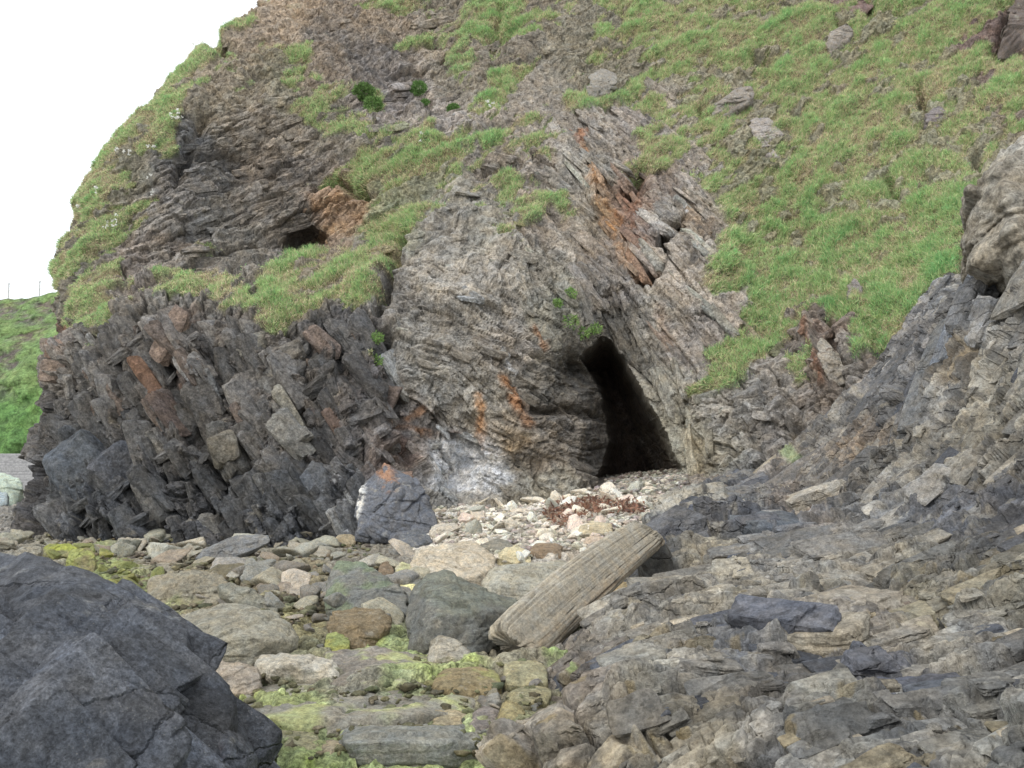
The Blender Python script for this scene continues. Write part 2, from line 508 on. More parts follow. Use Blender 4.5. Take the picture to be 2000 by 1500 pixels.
CG = cliff_tps(*np.meshgrid(cgx, cgz))
RW = 2.2
ssx = np.linspace(0, 1, NX)
Xf = (sil_x + RW)[:, None] * (1 - ssx) + 19.0 * ssx
Zf = np.repeat(zs[:, None], NX, 1)
Yf = bilerp(cgx, cgz, CG, Xf, Zf)
th = np.linspace(1, 0, 90)[:-1] * math.pi / 2
back = np.linspace(14, 0, NWR - 89 + 1)[:-1]
x0, y0 = Xf[:, :1], Yf[:, :1]
slope = ((Yf[:, 1] - Yf[:, 0]) / (Xf[:, 1] - Xf[:, 0]))[:, None]
Xc = x0 - RW * np.sin(th)[None]
Yc = y0 + RW * 1.5 * (1 - np.cos(th))[None] + np.clip(slope, -1.5, 0.3) * (Xc - x0) * np.cos(th)[None]
Xb = Xc[:, :1] + 0.12 * back[None] ** 1.15
Yb = Yc[:, :1] + back[None]
PX = np.concatenate([Xb, Xc, Xf], 1); PY = np.concatenate([Yb, Yc, Yf], 1)
PZ = np.repeat(zs[:, None], PX.shape[1], 1)
CB = np.stack([PX, PY, PZ], -1)
NB = grid_normals(CB)
if NB[200, 600, 1] > 0: NB = -NB
NWRAP = PX.shape[1] - NX
U, V = proj(CB)
w1 = fbm(CB, 0.55, 4, 11); w2 = fbm(CB, 0.55, 4, 29)
w3 = fbm(CB, 2.2, 3, 31); w4 = fbm(CB, 2.2, 3, 37)
Uw = U + 30 * w1 + 12 * w3; Vw = V + 30 * w2 + 12 * w4          # ragged outlines for zones
Ua = U + 7 * w3; Va = V + 7 * w4

# zones: 0 jointed buttress, 1 thin-bedded recess, 2 massive fold, 3 dipping slab, 4 lumpy, 5 earth
ZONES = [
 (100,700,0,(120,112,104)),(250,720,0,(112,104,98)),(400,700,0,(108,100,94)),(550,720,0,(112,104,98)),(680,720,0,(110,102,98)),
 (120,850,0,(96,92,90)),(250,860,0,(92,88,86)),(400,860,0,(96,90,86)),(550,880,0,(98,92,88)),(690,880,0,(96,92,92)),
 (60,980,0,(82,80,82)),(160,920,0,(80,84,90)),(250,960,0,(80,82,88)),(400,960,0,(78,78,82)),(550,970,0,(76,78,84)),(680,980,0,(84,86,92)),
 (330,600,0,(120,114,106)),(200,620,0,(118,110,100)),(630,670,0,(84,82,82)),(700,660,0,(88,84,84)),(740,770,0,(96,90,90)),(760,900,0,(110,96,90)),
 (380,280,1,(100,98,98)),(430,330,1,(104,100,98)),(360,380,1,(108,102,98)),(420,430,1,(114,110,106)),(480,380,1,(112,102,92)),
 (500,250,1,(126,114,100)),(580,260,1,(124,112,98)),(520,310,1,(116,102,88)),(600,330,1,(116,106,98)),(470,480,1,(104,98,90)),
 (560,440,1,(108,100,92)),(400,490,1,(114,106,98)),(650,420,1,(150,118,88)),(330,470,1,(120,112,104)),(280,520,1,(128,116,108)),
 (450,180,5,(128,116,96)),(550,160,5,(126,118,94)),(620,220,5,(116,108,94)),(430,120,5,(132,118,98)),(560,30,5,(158,136,112)),
 (520,60,5,(146,126,104)),(650,60,5,(122,112,104)),(620,120,5,(128,112,96)),(730,60,5,(138,120,100)),(740,110,5,(110,102,98)),
 (750,200,1,(128,118,114)),(840,200,1,(140,128,118)),(860,235,1,(146,136,130)),(880,100,1,(130,116,100)),(880,160,5,(126,116,100)),(920,60,5,(118,108,92)),
 (800,330,5,(120,118,88)),(780,420,5,(122,124,88)),
 (850,440,2,(126,120,112)),(760,560,2,(120,114,108)),(850,560,2,(136,128,118)),(950,560,2,(138,130,120)),(1050,540,2,(136,128,116)),
 (900,660,2,(140,132,122)),(820,680,2,(136,130,122)),(1000,650,2,(136,126,116)),(1080,600,2,(128,124,112)),(850,760,2,(130,126,120)),
 (960,760,2,(132,124,112)),(1080,740,2,(106,100,92)),(1130,830,2,(104,96,88)),(1060,810,2,(108,100,92)),(1160,900,2,(92,86,80)),(1000,850,2,(140,124,104)),
 (1060,900,2,(124,112,98)),(950,940,2,(138,130,118)),(1060,960,2,(140,134,120)),(880,920,2,(150,148,144)),(820,900,2,(124,112,104)),(800,800,2,(124,116,112)),
 (1000,300,2,(132,120,108)),(1000,360,2,(122,114,108)),(1060,420,2,(136,122,108)),(960,440,2,(128,122,110)),(1020,480,2,(130,122,112)),
 (1140,330,3,(126,120,112)),(1180,260,3,(132,122,112)),(1150,420,3,(132,120,104)),(1230,240,3,(134,124,118)),(1200,480,3,(132,116,102)),(1250,400,3,(132,104,84)),(1190,560,3,(122,114,108)),
 (1280,420,3,(130,126,122)),(1330,430,3,(136,126,116)),(1330,540,3,(138,126,114)),(1400,560,3,(138,128,118)),(1280,620,3,(130,122,112)),(1350,650,3,(140,128,118)),
 (1400,640,3,(138,126,116)),(1300,760,3,(138,132,118)),(1340,860,3,(136,130,112)),(1240,680,3,(116,110,100)),(1180,640,3,(108,102,94)),
 (1400,800,4,(138,132,124)),(1450,780,4,(128,124,120)),(1420,880,4,(136,130,116)),(1500,860,4,(130,124,120)),(1520,760,4,(122,114,106)),(1600,760,4,(118,104,92)),
 (1480,940,4,(112,112,112)),(1580,890,4,(112,108,106)),(1650,720,4,(122,114,106)),(1620,640,4,(118,104,94)),(1700,680,4,(124,112,102)),
 (1200,120,5,(120,112,92)),(1400,150,5,(128,120,96)),(1500,400,5,(126,122,92)),(1600,200,5,(124,118,92)),(1800,150,5,(126,122,92)),(1800,400,5,(130,126,96)),(1650,520,5,(130,126,96)),
 (1950,60,5,(112,90,84)),(200,350,5,(118,112,92)),(150,450,5,(112,106,92)),(300,220,5,(120,114,94)),(160,560,5,(112,106,92)),(620,580,5,(128,116,96)),
]
zp = [(a, b) for a, b, _, _ in ZONES]
vals = np.zeros((len(ZONES), 9))
for i, (_, _, z, c) in enumerate(ZONES):
    vals[i, z] = 1; vals[i, 6:] = lin(c)
ZW = idw(Uw, Vw, zp, vals, 3.0, 30.0)
tint = ZW[..., 6:] * 1.0
zw = ZW[..., :6]

zw0_ = ZW[..., 0]
lum = tint @ np.array([.3, .6, .1])
tint = (tint * 0.62 + lum[..., None] * 0.38 * np.array([1.02, 1.0, .97])) * 1.5 * (1 - 0.18 * zw0_[..., None])

# vegetation cover
GRASS = [
 ([(470,-20),(530,-20),(440,70),(405,130),(375,220),(345,290),(312,380),(285,450),(262,490),(240,530),(250,560),(160,590),(90,560),(60,480),(60,300),(250,100)], 1.0),
 ([(110,560),(250,545),(262,570),(232,610),(215,690),(190,700),(188,640),(140,665),(120,610)], 0.75),
 ([(250,562),(330,540),(420,540),(480,555),(505,600),(520,640),(470,615),(380,585),(280,578)], 0.95),
 ([(500,570),(548,512),(640,500),(722,488),(735,550),(728,608),(690,622),(610,640),(540,665),(490,640)], 0.9),
 ([(690,225),(770,232),(830,250),(915,262),(908,330),(870,385),(800,445),(768,500),(722,505),(712,430),(745,385),(700,375),(620,372),(600,360),(680,330),(700,290)], 0.95),
 ([(755,95),(800,75),(848,66),(852,92),(800,108)], 0.9),
 ([(690,165),(735,165),(752,210),(730,225),(700,200)], 0.9),
 ([(940,-20),(1140,-20),(1075,70),(1020,150),(960,215),(935,280),(905,310),(915,250),(950,170),(960,100),(935,60)], 0.9),
 ([(1075,205),(1130,150),(1160,60),(1150,-30),(2060,-30),(2060,280),(1935,320),(1910,440),(1865,560),(1805,640),(1750,700),(1700,690),(1650,630),(1600,600),(1560,650),(1500,690),(1462,730),(1385,775),(1372,750),(1410,690),(1442,620),(1470,560),(1395,565),(1380,510),(1405,450),(1425,400),(1370,365),(1290,335),(1205,355),(1225,285),(1280,240),(1200,195),(1130,230)], 0.93),
 ([(895,340),(950,300),(1010,330),(1110,370),(1135,410),(1020,432),(960,400),(900,395)], 0.7),
 ([(950,420),(1010,430),(1045,505),(1005,505),(965,470)], 0.85),
 ([(930,215),(1060,200),(1100,250),(1050,310),(940,310)], 0.75),
 ([(490,80),(620,85),(645,165),(600,185),(560,125)], 0.85),
 ([(540,120),(700,170),(700,260),(640,250),(560,200)], 0.62),
 ([(1360,745),(1450,735),(1380,790),(1340,800)], 0.7),
 ([(1530,690),(1580,680),(1580,760),(1545,760)], 0.6),
 ([(1640,690),(1740,640),(1770,680),(1690,720)], 0.6),
 ([(380,480),(460,465),(440,500),(390,505)], 0.8),
 ([(660,10),(760,-20),(900,-20),(800,30),(700,40)], 0.8),
 ([(720,660),(748,660),(748,715),(722,715)], 0.6),
 ([(1380,540),(1450,520),(1470,560),(1400,580)], 0.9),
 ([(840,20),(950,10),(940,110),(900,190),(860,120)], 0.5),
 ([(420,110),(470,90),(480,160),(430,200)], 0.5),
]
grass = np.zeros(U.shape)
for poly, a in GRASS:
    grass = np.maximum(grass, a * smooth(sdpoly(Uw, Vw, poly), -8, 16))
grass[:, :NWRAP - 40] = np.maximum(grass[:, :NWRAP - 40], 0.8 * smooth(CB[:, :NWRAP - 40, 2], 6.0, 8.0))
t35 = math.radians(38)
ga = CB[..., 0] * math.cos(t35) + CB[..., 2] * math.sin(t35); gb = -CB[..., 0] * math.sin(t35) + CB[..., 2] * math.cos(t35)
GP = np.stack([ga * 0.4, CB[..., 1] * 0.2, gb], -1)
patch = fbm(GP, 0.9, 4, 51, 0.6)
patch2 = fbm(GP, 2.8, 3, 57, 0.6)
lowlush = smooth(sdpoly(U, V, [(1400,720),(1480,420),(1700,330),(1960,300),(1860,560),(1750,680),(1480,720)]), -60, 60)
grass = grass * smooth(patch + 0.6 * patch2 + 0.35 * lowlush + 0.10 + 0.06 * smooth(U, 420, 330) + 0.12 * smooth(U, 1100, 1300) + 0.2 * smooth(sdpoly(U, V, [(240,530),(500,540),(700,480),(690,220),(940,240),(900,360),(760,520),(720,640),(480,650)]), -20, 20), -0.30, 0.18) * (0.75 + 0.25 * smooth(patch2, -0.5, 0.1))
rockiness = 1 - smooth(grass, 0.2, 0.6)

# displacement, bed by bed
wa, wb = fbm(CB, 0.28, 2, 41), fbm(CB, 0.28, 2, 43)
A_, B_ = CB[..., 0] + 0.28 * wa + 0.012 * w3, CB[..., 2] + 0.28 * wb + 0.012 * w4
b1, r1 = blocks(A_, B_, -58, 1.5, 0.50, 101, 1.0, .5, .05); b2, r2 = blocks(A_, B_, -50, 0.62, 0.28, 102, 1.2, .4, .06)
b3, r3 = blocks(A_, B_, 22, 0.38, 0.24, 103, 1.2, .4, .08); b4, _ = blocks(A_, B_, -60, 0.15, 0.09, 104, 1.0)
f1 = fbm(CB, 1.1, 3, 61); rg = ridged(CB, 2.0, 4, 67)
d0 = 0.30 * b1 + 0.19 * b2 + 0.10 * b3 + 0.04 * b4 + 0.10 * f1
c1, q1 = blocks(A_, B_, 38, 2.0, 0.60, 111, 1.0, .4, .05); c2, q2 = blocks(A_, B_, 30, 0.8, 0.20, 112, 1.1, .4, .07); c3, _ = blocks(A_, B_, 42, 0.3, 0.10, 113, 1.0)
d1 = 0.30 * c1 + 0.12 * c2 + 0.05 * c3 + 0.20 * f1
fold = A_ + 1.1 * fbm(CB, 0.30, 2, 71); foldb = B_ + 1.1 * fbm(CB, 0.30, 2, 73)
e1, s1 = blocks(fold, foldb, -24, 1.8, 0.55, 121, 0.9, 0.35, .05); e2, s2 = blocks(fold, foldb, -20, 0.5, 0.13, 122, 0.9, 0.3); e3, _ = blocks(A_, B_, 60, 0.28, 0.16, 123, 1.0)
d2 = 0.16 * e1 + 0.06 * e2 + 0.035 * e3 + 0.22 * f1 + 0.05 * rg
g1, h1 = blocks(A_, B_, -64, 4.5, 0.55, 131, 0.6, 0.4, .05); g2, h2 = blocks(A_, B_, -66, 1.4, 0.16, 132, 0.7, 0.3); g3, h3 = blocks(A_, B_, -60, 0.45, 0.25, 133, 1.0)
d3 = 0.22 * g1 + 0.09 * g2 + 0.06 * g3 + 0.08 * f1
k1, j1 = blocks(A_, B_, 20, 0.45, 0.35, 141); k2, j2 = blocks(A_, B_, -30, 0.16, 0.12, 142)
d4 = 0.20 * k1 + 0.08 * k2 + 0.22 * f1 + 0.05 * rg
d5 = 0.28 * f1 + 0.10 * rg + 0.07 * k2 + 0.08 * c2
D = zw[..., 0] * d0 + zw[..., 1] * d1 + zw[..., 2] * d2 + zw[..., 3] * d3 + zw[..., 4] * d4 + zw[..., 5] * d5
tone = zw[..., 0] * (0.5 * r1 + 0.5 * r2) + zw[..., 1] * (0.5 * q1 + 0.5 * q2) + zw[..., 2] * (0.4 * s1 + 0.6 * s2) + zw[..., 3] * (0.5 * h1 + 0.5 * h2) + zw[..., 4] * (0.5 * j1 + 0.5 * j2) + zw[..., 5] * 0.5
dg = 0.26 * patch + 0.09 * patch2 + 0.06 * fbm(CB, 3.5, 3, 83) + 0.12 * f1 + 0.04
gs = smooth(grass, 0.15, 0.55)
D = D + 0.028 * fbm(CB, 6.0, 4, 87) + 0.018 * ridged(CB, 4.0, 4, 89)
D = D * (1 - gs) + dg * gs
# broad ledges, ribs and undercuts: (polyline, half-width px, metres out(+) / in(-))
RELIEF = [
 ([(742,610),(752,560),(765,500),(790,460)],9,-0.7),([(700,612),(722,640),(752,655)],9,-1.1),([(752,655),(765,720),(790,790),(775,830)],9,-0.5),
 ([(345,715),(385,712),(425,708)],9,-0.55),([(340,640),(375,650),(345,705)],22,0.35),([(372,730),(395,790)],14,0.22),
 ([(318,690),(345,740),(372,790),(395,850),(432,930),(468,985)],9,-0.55),([(480,890),(478,930),(455,945)],13,-0.6),([(440,880),(450,920)],20,0.3),
 ([(395,735),(430,790)],14,0.25),([(385,800),(430,795)],7,-0.4),([(150,830),(190,770)],6,-0.35),
 ([(110,640),(150,660)],8,-0.25),([(105,720),(130,715)],6,-0.3),([(105,745),(130,742)],6,-0.3),
 ([(640,895),(690,905)],12,-0.6),([(640,830),(640,850)],12,-0.3),
 ([(545,765),(560,810),(585,860)],12,0.22),([(600,650),(645,695)],12,0.25),([(610,640),(655,680)],7,-0.35),
 ([(880,855),(925,870),(945,900)],10,-0.3),([(1050,800),(1120,805),(1190,815)],8,-0.22),
 ([(1240,340),(1235,365),(1215,385)],12,-0.45),([(1255,330),(1262,370)],10,-0.35),([(1285,475),(1310,445),(1340,425)],9,-0.45),([(1300,440),(1305,490)],8,-0.4),([(1258,545),(1285,525)],9,-0.5),
 ([(1165,340),(1195,430),(1225,520)],10,0.15),
 ([(1550,830),(1575,870),(1595,905)],16,-0.5),([(1735,350),(1745,378)],9,-0.5),([(1815,345),(1810,352)],9,-0.35),([(1905,295),(1912,320)],10,-0.5),
 ([(1795,170),(1805,215)],9,-0.4),([(1640,45),(1655,60)],10,-0.4),([(1480,115),(1500,130)],12,-0.4),([(1690,5),(1700,15)],14,-0.5),([(1365,215),(1370,222)],9,-0.4),
 ([(1990,10),(1965,90),(1950,105)],16,-0.5),([(1560,230),(1545,220)],8,-0.35),
 ([(820,300),(930,262),(1000,240)],9,-0.15),([(980,25),(960,90),(1000,60)],10,-0.25),([(1060,100),(1010,150)],10,-0.25),
 ([(420,90),(440,95)],12,-0.4),([(345,350),(370,300),(395,230)],14,-0.35),([(410,300),(480,330)],20,-0.3),([(860,430),(910,440)],10,0.2),([(950,330),(1020,320)],8,-0.25),
 ([(1580,650),(1612,750)],9,0.25),([(1620,650),(1640,745)],8,-0.3),([(1700,640),(1720,700)],9,-0.3),([(1660,560),(1672,590)],11,0.3),
 ([(150,945),(180,985)],40,0.25),([(240,880),(280,990)],10,-0.35),([(300,1000),(360,1010)],14,-0.35),([(420,1000),(440,1010)],12,-0.3),
 ([(80,1045),(95,1050)],12,-0.4),([(560,930),(600,960)],20,0.2),
 ([(620,370),(660,360),(715,378)],9,-0.4),
]
for pts, wd, dep in RELIEF:
    D = D + (1.6 * dep if dep < 0 else dep) * np.exp(-(segdist(Ua, Va, pts) / wd) ** 2) * (np.arange(D.shape[1]) > NWRAP - 60)
CP_ = CB + NB * D[..., None]

# openings: they run back into the cliff away from the beach
CAVE = [(1132,694),(1170,660),(1196,662),(1218,698),(1240,735),(1262,775),(1282,808),(1304,848),(1322,885),(1338,925),(1338,1000),(1140,1000),(1150,950),(1178,908),(1186,860),(1180,805),(1166,755),(1148,720)]
sd_ = sdpoly(U + 3 * w3, V + 3 * w4, CAVE)
din = np.clip(sd_, 0, None)
deep = 4.2 * (1 - np.exp(-din / 12.0)) + 0.03 * din
lip = np.clip(sdpoly(Ua, Va, [(1060,705),(1110,672),(1200,655),(1240,720),(1240,920),(1165,955),(1130,880),(1120,800)]), 0, None)
deep = deep + 1.5 * smooth(lip, 0, 75)
for cu, cv, ru, rv, dp in [(600,470,48,30,1.3),(1920,545,1,1,0)]:
    q = ((Ua - cu) / ru) ** 2 + ((Va - cv) / rv) ** 2
    deep = deep + dp * np.clip(1 - q, 0, 1) ** 0.5
nic = np.clip(sdpoly(Ua, Va, [(845,905),(870,872),(920,868),(948,905),(985,940),(985,985),(840,985)]), 0, None)
deep = deep + 0.4 * (1 - np.exp(-nic / 16.0)) * 0.6
ray = CB - EYE; ray[..., 2] *= 0.4; ray[..., 0] *= 1.08
ray /= np.linalg.norm(ray, axis=-1, keepdims=True)
CP_ = CP_ + ray * deep[..., None]

# surface colour: beds, stains, lichen, guano, turf, plus painted shade in the openings
tint = tint * (0.60 + 0.74 * tone)[..., None]
tint = tint * (1 + 0.16 * w3[..., None])
spk0 = fbm(CB, 5.0, 3, 97)
STAIN = [  # polyline, half width px, colour, strength
 ([(1132,255),(1150,310),(1160,345)],6,(190,134,84),.7),([(1162,345),(1180,400),(1195,445)],15,(184,136,88),.85),([(1195,445),(1215,505),(1240,540)],8,(180,134,90),.75),([(1205,420),(1230,490),(1245,530)],7,(186,130,84),.8),
 ([(1240,335),(1232,395),(1252,470)],24,(140,92,66),.85),([(1145,250),(1130,270)],10,(180,120,90),.7),
 ([(985,738),(1005,775),(1030,825)],11,(186,126,74),.9),([(938,775),(942,830),(945,885)],9,(190,132,74),.9),
 ([(765,825),(800,832),(850,850),(900,845),(945,888)],8,(176,124,78),.85),([(800,815),(830,800)],6,(178,124,76),.8),
 ([(1048,640),(1062,680)],8,(176,122,78),.8),([(275,718),(310,770),(345,830)],9,(142,96,72),.8),([(350,730),(378,785)],15,(146,114,96),.8),
 ([(345,700),(350,640),(375,625)],22,(144,122,108),.8),([(112,632),(140,665)],12,(140,88,66),.8),([(110,680),(130,690)],9,(150,126,110),.6),
 ([(640,395),(715,405)],20,(160,130,98),.75),([(625,455),(700,440)],15,(166,134,96),.7),([(1573,640),(1592,700),(1612,750)],8,(148,100,70),.9),
 ([(1600,660),(1650,640)],12,(146,116,100),.6),([(755,920),(765,940)],12,(182,126,84),.9),([(425,1000),(440,995)],9,(160,104,62),.8),
 ([(780,860),(800,900)],12,(134,102,90),.7),([(640,795),(660,830)],8,(150,104,80),.7),([(600,655),(640,695)],10,(152,130,116),.8),
 ([(1340,430),(1360,400),(1380,440)],20,(166,138,108),.6),([(1290,600),(1310,680)],10,(160,124,98),.5),([(700,30),(560,10)],30,(170,146,118),.5),
 ([(1360,960),(1375,880)],20,(150,130,92),.6),([(1550,840),(1570,855)],12,(172,150,96),.7),([(1000,870),(1020,860)],16,(176,150,116),.8),
 ([(1690,160),(1650,190)],16,(142,116,110),.7),([(1440,190),(1425,200)],18,(142,116,114),.8),([(1200,660),(1240,720),(1290,830)],30,(112,106,96),.4),
 ([(545,770),(590,860)],9,(160,156,144),.75),([(430,880),(460,920)],22,(130,122,106),.7),([(420,840),(430,850)],14,(146,134,118),.7),([(300,470),(400,490)],16,(140,124,112),.6),
]
for pts, wd, c, s in STAIN:
    d = segdist(Ua + 6 * patch2, Va, pts)
    m = s * smooth(d, wd * 1.6, wd * 0.15) * (0.45 + 0.55 * smooth(w3 + 0.6 * spk0, -0.45, 0.25)) * rockiness
    tint = tint * (1 - m[..., None]) + (0.72 * lin(c) + 0.28 * tint) * m[..., None] * (0.7 + 0.4 * tone[..., None])
WHITE = [([(880,900),(935,918)],60,1.3),([(862,932),(965,938)],32,.8),([(985,690),(1005,725)],7,.9),([(650,912),(655,935)],12,.6),([(700,950),(690,985),(675,1030)],16,.8),
         ([(800,930),(820,950)],8,.3),([(1340,400),(1345,405)],6,.7),([(470,935),(480,945)],6,.7),([(1705,680),(1715,684)],8,.6),([(120,925),(200,940)],28,.25),([(280,990),(330,1000)],20,.2)]
spk = fbm(CB, 7.0, 3, 91)
for pts, wd, s in WHITE:
    d = segdist(Ua, Va, pts)
    m = np.clip(s * smooth(d, wd * 1.3, wd * 0.3) * smooth(spk + 1.6 * (s - 0.55), -0.1, 0.25), 0, 1)
    tint = tint * (1 - m[..., None]) + lin((236, 236, 240)) * m[..., None]
lich = smooth(spk + 0.5 * w3, 0.62, 0.85) * 0.35 * rockiness
tint = tint * (1 - lich[..., None]) + lin((176, 168, 152)) * lich[..., None]
cave_shade = smooth(sd_, -2, 25)                         # painted shade: darker tint on the rock inside the cave
tint = tint * (1 - 0.7 * cave_shade[..., None]) + lin((120, 104, 96)) * 0.7 * cave_shade[..., None]
hollow_shade = np.clip(1 - ((Ua - 600) / 60) ** 2 - ((Va - 468) / 42) ** 2, 0, 1)  # shade of the small hollow, put into the tint
tint = tint * (1 - 0.35 * hollow_shade[..., None])
gcol = lin((144, 154, 110))
soil = lin((152, 142, 114))
gm = smooth(patch2 + 0.3 * w3, -0.35, 0.25)[..., None]
turf = (soil * (1 - gm) + gcol * gm) * 0.85
tint = tint * (1 - gs[..., None]) + turf * gs[..., None]
rb = np.random.default_rng(21)
wgt = np.where((np.arange(U.shape[1]) > NWRAP - 70)[None] & (V < 1050) & (V > 640) & (U < 790) & (U > 125), zw[..., 0] * rockiness, 0)
NB_ = 900
pk = rb.choice(wgt.size, NB_, p=(wgt / wgt.sum()).ravel())
cc = CP_.reshape(-1, 3)[pk]; nb = NB.reshape(-1, 3)[pk]
ang = np.radians(np.where(rb.uniform(size=NB_) < .88, rb.normal(-57, 7, NB_), rb.normal(30, 12, NB_)))
tt = np.stack([np.cos(ang), rb.normal(scale=.08, size=NB_), np.sin(ang)], -1)
bn = np.stack([-np.sin(ang), np.full(NB_, -.45) + rb.normal(scale=.15, size=NB_), np.cos(ang)], -1)
ln = rb.uniform(.1, 1.0, NB_) ** 2.0 * 1.1 + .15
dm = np.stack([ln, ln * rb.uniform(.35, .7, NB_), ln * rb.uniform(.13, .34, NB_)], -1)
cc = cc - nb * (dm[:, 1:2] * .36)
tc_ = np.clip(tint.reshape(-1, 3)[pk], 0, .3); tc_ = (.55 * tc_ + .45 * tc_.mean(1, keepdims=True)) * rb.uniform(.8, 1.22, (NB_, 1))
pink = (rb.uniform(size=NB_) < .05) & (cc[:, 2] > 1.8)
tc_ = np.where(pink[:, None], lin((122, 110, 102)) * rb.uniform(.8, 1.1, (NB_, 1)), tc_)
# particular slabs that stand out of the buttress
for u, v, L_, w_, th_, a_, col in [(350,675,1.15,.5,.35,62,(136,120,110)),(365,765,.85,.4,.3,-75,(132,112,100)),(310,770,1.5,.3,.18,-57,(124,98,82)),(405,775,.8,.5,.3,-70,(112,112,112)),(450,895,.65,.5,.4,-70,(116,111,102)),(425,838,.5,.4,.3,50,(120,113,104)),
        (570,815,1.25,.3,.2,-62,(146,142,132)),(628,680,.8,.4,.2,-45,(128,114,106)),(415,655,.7,.4,.25,30,(126,110,100)),(485,675,.7,.5,.35,25,(120,116,108)),(655,820,.7,.25,.2,-55,(116,100,92)),(180,960,1.9,1.2,.5,-52,(92,96,102)),(240,930,1.4,.9,.4,-50,(88,90,96)),
        (125,650,.6,.5,.3,-15,(126,98,84)),(120,690,.55,.5,.2,-5,(140,120,108)),(115,730,.55,.5,.2,-5,(136,122,112)),(620,960,1.0,.9,.6,-40,(104,106,110)),(750,790,.9,.4,.2,65,(112,100,94)),(640,860,.6,.5,.4,-30,(108,108,110)),(150,815,.9,.6,.4,48,(118,112,106)),(560,690,.6,.5,.3,30,(118,112,104))]:
    q = np.argmin((U - u) ** 2 + (V - v) ** 2 + np.where(np.arange(U.shape[1]) > NWRAP - 70, 0, 1e9)[None])
    a_ = math.radians(a_)
    cc = np.vstack([cc, CP_.reshape(-1, 3)[q] + np.array([0, .04 + w_ * .18, 0])]); tt = np.vstack([tt, [math.cos(a_), .05, math.sin(a_)]]); bn = np.vstack([bn, [-math.sin(a_) * .35, -1, math.cos(a_) * .35]])
    dm = np.vstack([dm, [L_, w_, th_]]); tc_ = np.vstack([tc_, lin(col) * 1.05])
# fractured beds elsewhere on the face: recess, fold, dipping slab, lumpy foot
for zi, num, a0, sd0, lmax, th0 in [(3, 420, -64, 6, 1.3, .16), (1, 260, 34, 9, .9, .24), (2, 260, -20, 14, .6, .25), (4, 220, 10, 30, .5, .45), (5, 120, 30, 20, .5, .4)]:
    wgt = np.where((np.arange(U.shape[1]) > NWRAP - 20)[None] & (V < 1000) & (V > -20) & (U > 330) & (U < 1800) & (sd_ < -14) & (lip < 1), zw[..., zi] * rockiness * (zw[..., zi] > .5), 0)
    pk = rb.choice(wgt.size, num, p=(wgt / wgt.sum()).ravel())
    c2 = CP_.reshape(-1, 3)[pk]; n2 = NB.reshape(-1, 3)[pk]
    an = np.radians(rb.normal(a0, sd0, num))
    t2_ = np.stack([np.cos(an), np.zeros(num), np.sin(an)], -1); t2_ -= n2 * (t2_ * n2).sum(1, keepdims=True)
    up2 = np.stack([-np.sin(an), np.zeros(num), np.cos(an)], -1)
    l2 = .12 + lmax * rb.uniform(size=num) ** 2.4
    d2_ = np.stack([l2, l2 * rb.uniform(.3, .6, num), l2 * th0 * rb.uniform(.6, 1.5, num)], -1)
    cc = np.vstack([cc, c2 - n2 * (d2_[:, 1:2] * .36)]); tt = np.vstack([tt, t2_]); bn = np.vstack([bn, up2 + n2 * .4]); dm = np.vstack([dm, d2_])
    tc_ = np.vstack([tc_, np.clip(tint.reshape(-1, 3)[pk], 0, .4) * rb.uniform(.8, 1.2, (num, 1))])
SV, SF, SC = bedrock_slabs(cc, tt, bn, dm, tc_, [3] * len(cc), rb)
NCL = CP_.reshape(-1, 3).shape[0]
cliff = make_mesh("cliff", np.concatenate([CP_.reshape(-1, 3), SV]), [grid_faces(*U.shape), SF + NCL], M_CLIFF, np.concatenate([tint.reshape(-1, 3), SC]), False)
tag(cliff, kind="structure")

PU, PV = proj(CP_)
front = np.zeros(U.shape, bool); front[:, NWRAP - 60:] = True
def on_cliff(u, v):
    d = (PU - u) ** 2 + (PV - v) ** 2 + np.where(front, 0, 1e9)
    near = d < 36
    if near.any():
        i = np.argmin(np.where(near, CP_[..., 1], 1e9))
    else:
        i = np.argmin(d)
    return CP_.reshape(-1, 3)[i].copy(), NB.reshape(-1, 3)[i].copy()

# ------------------------------------------------------------------ grass on the cliff (nobody could count the blades)
def make_blades(name, base, nrm, length, width, color, mat, droop=0.8, up=0.5):
    n = len(base)
    a = rng.uniform(0, 2 * np.pi, n)
    t = np.stack([np.cos(a), np.sin(a), np.zeros(n)], -1)
    out = nrm * 0.6 + np.array([0, 0, up]) + 0.5 * rng.normal(size=(n, 3))
    out /= np.linalg.norm(out, axis=1, keepdims=True)
    side = np.cross(out, t); side /= np.linalg.norm(side, axis=1, keepdims=True) + 1e-6
    L = length[:, None]; Wd = width[:, None] * 0.5
    mid = base + out * L * 0.55
    fall = nrm * 0.45 + np.array([0, 0, -droop]) + 0.35 * rng.normal(size=(n, 3)) + out * 0.6
    fall /= np.linalg.norm(fall, axis=1, keepdims=True)
    tip = mid + fall * L * 0.5
    Vv = np.stack([base - side * Wd, base + side * Wd, mid + side * Wd * 0.8, mid - side * Wd * 0.8, tip], 1)
    i = np.arange(n)[:, None] * 5
    F = np.concatenate([i + np.array([[0, 1, 2]]), i + np.array([[0, 2, 3]]), i + np.array([[3, 2, 4]])], 0)
    c = np.repeat(color[:, None, :], 5, 1)
    return make_mesh(name, Vv.reshape(-1, 3), F, mat, c.reshape(-1, 3), True)

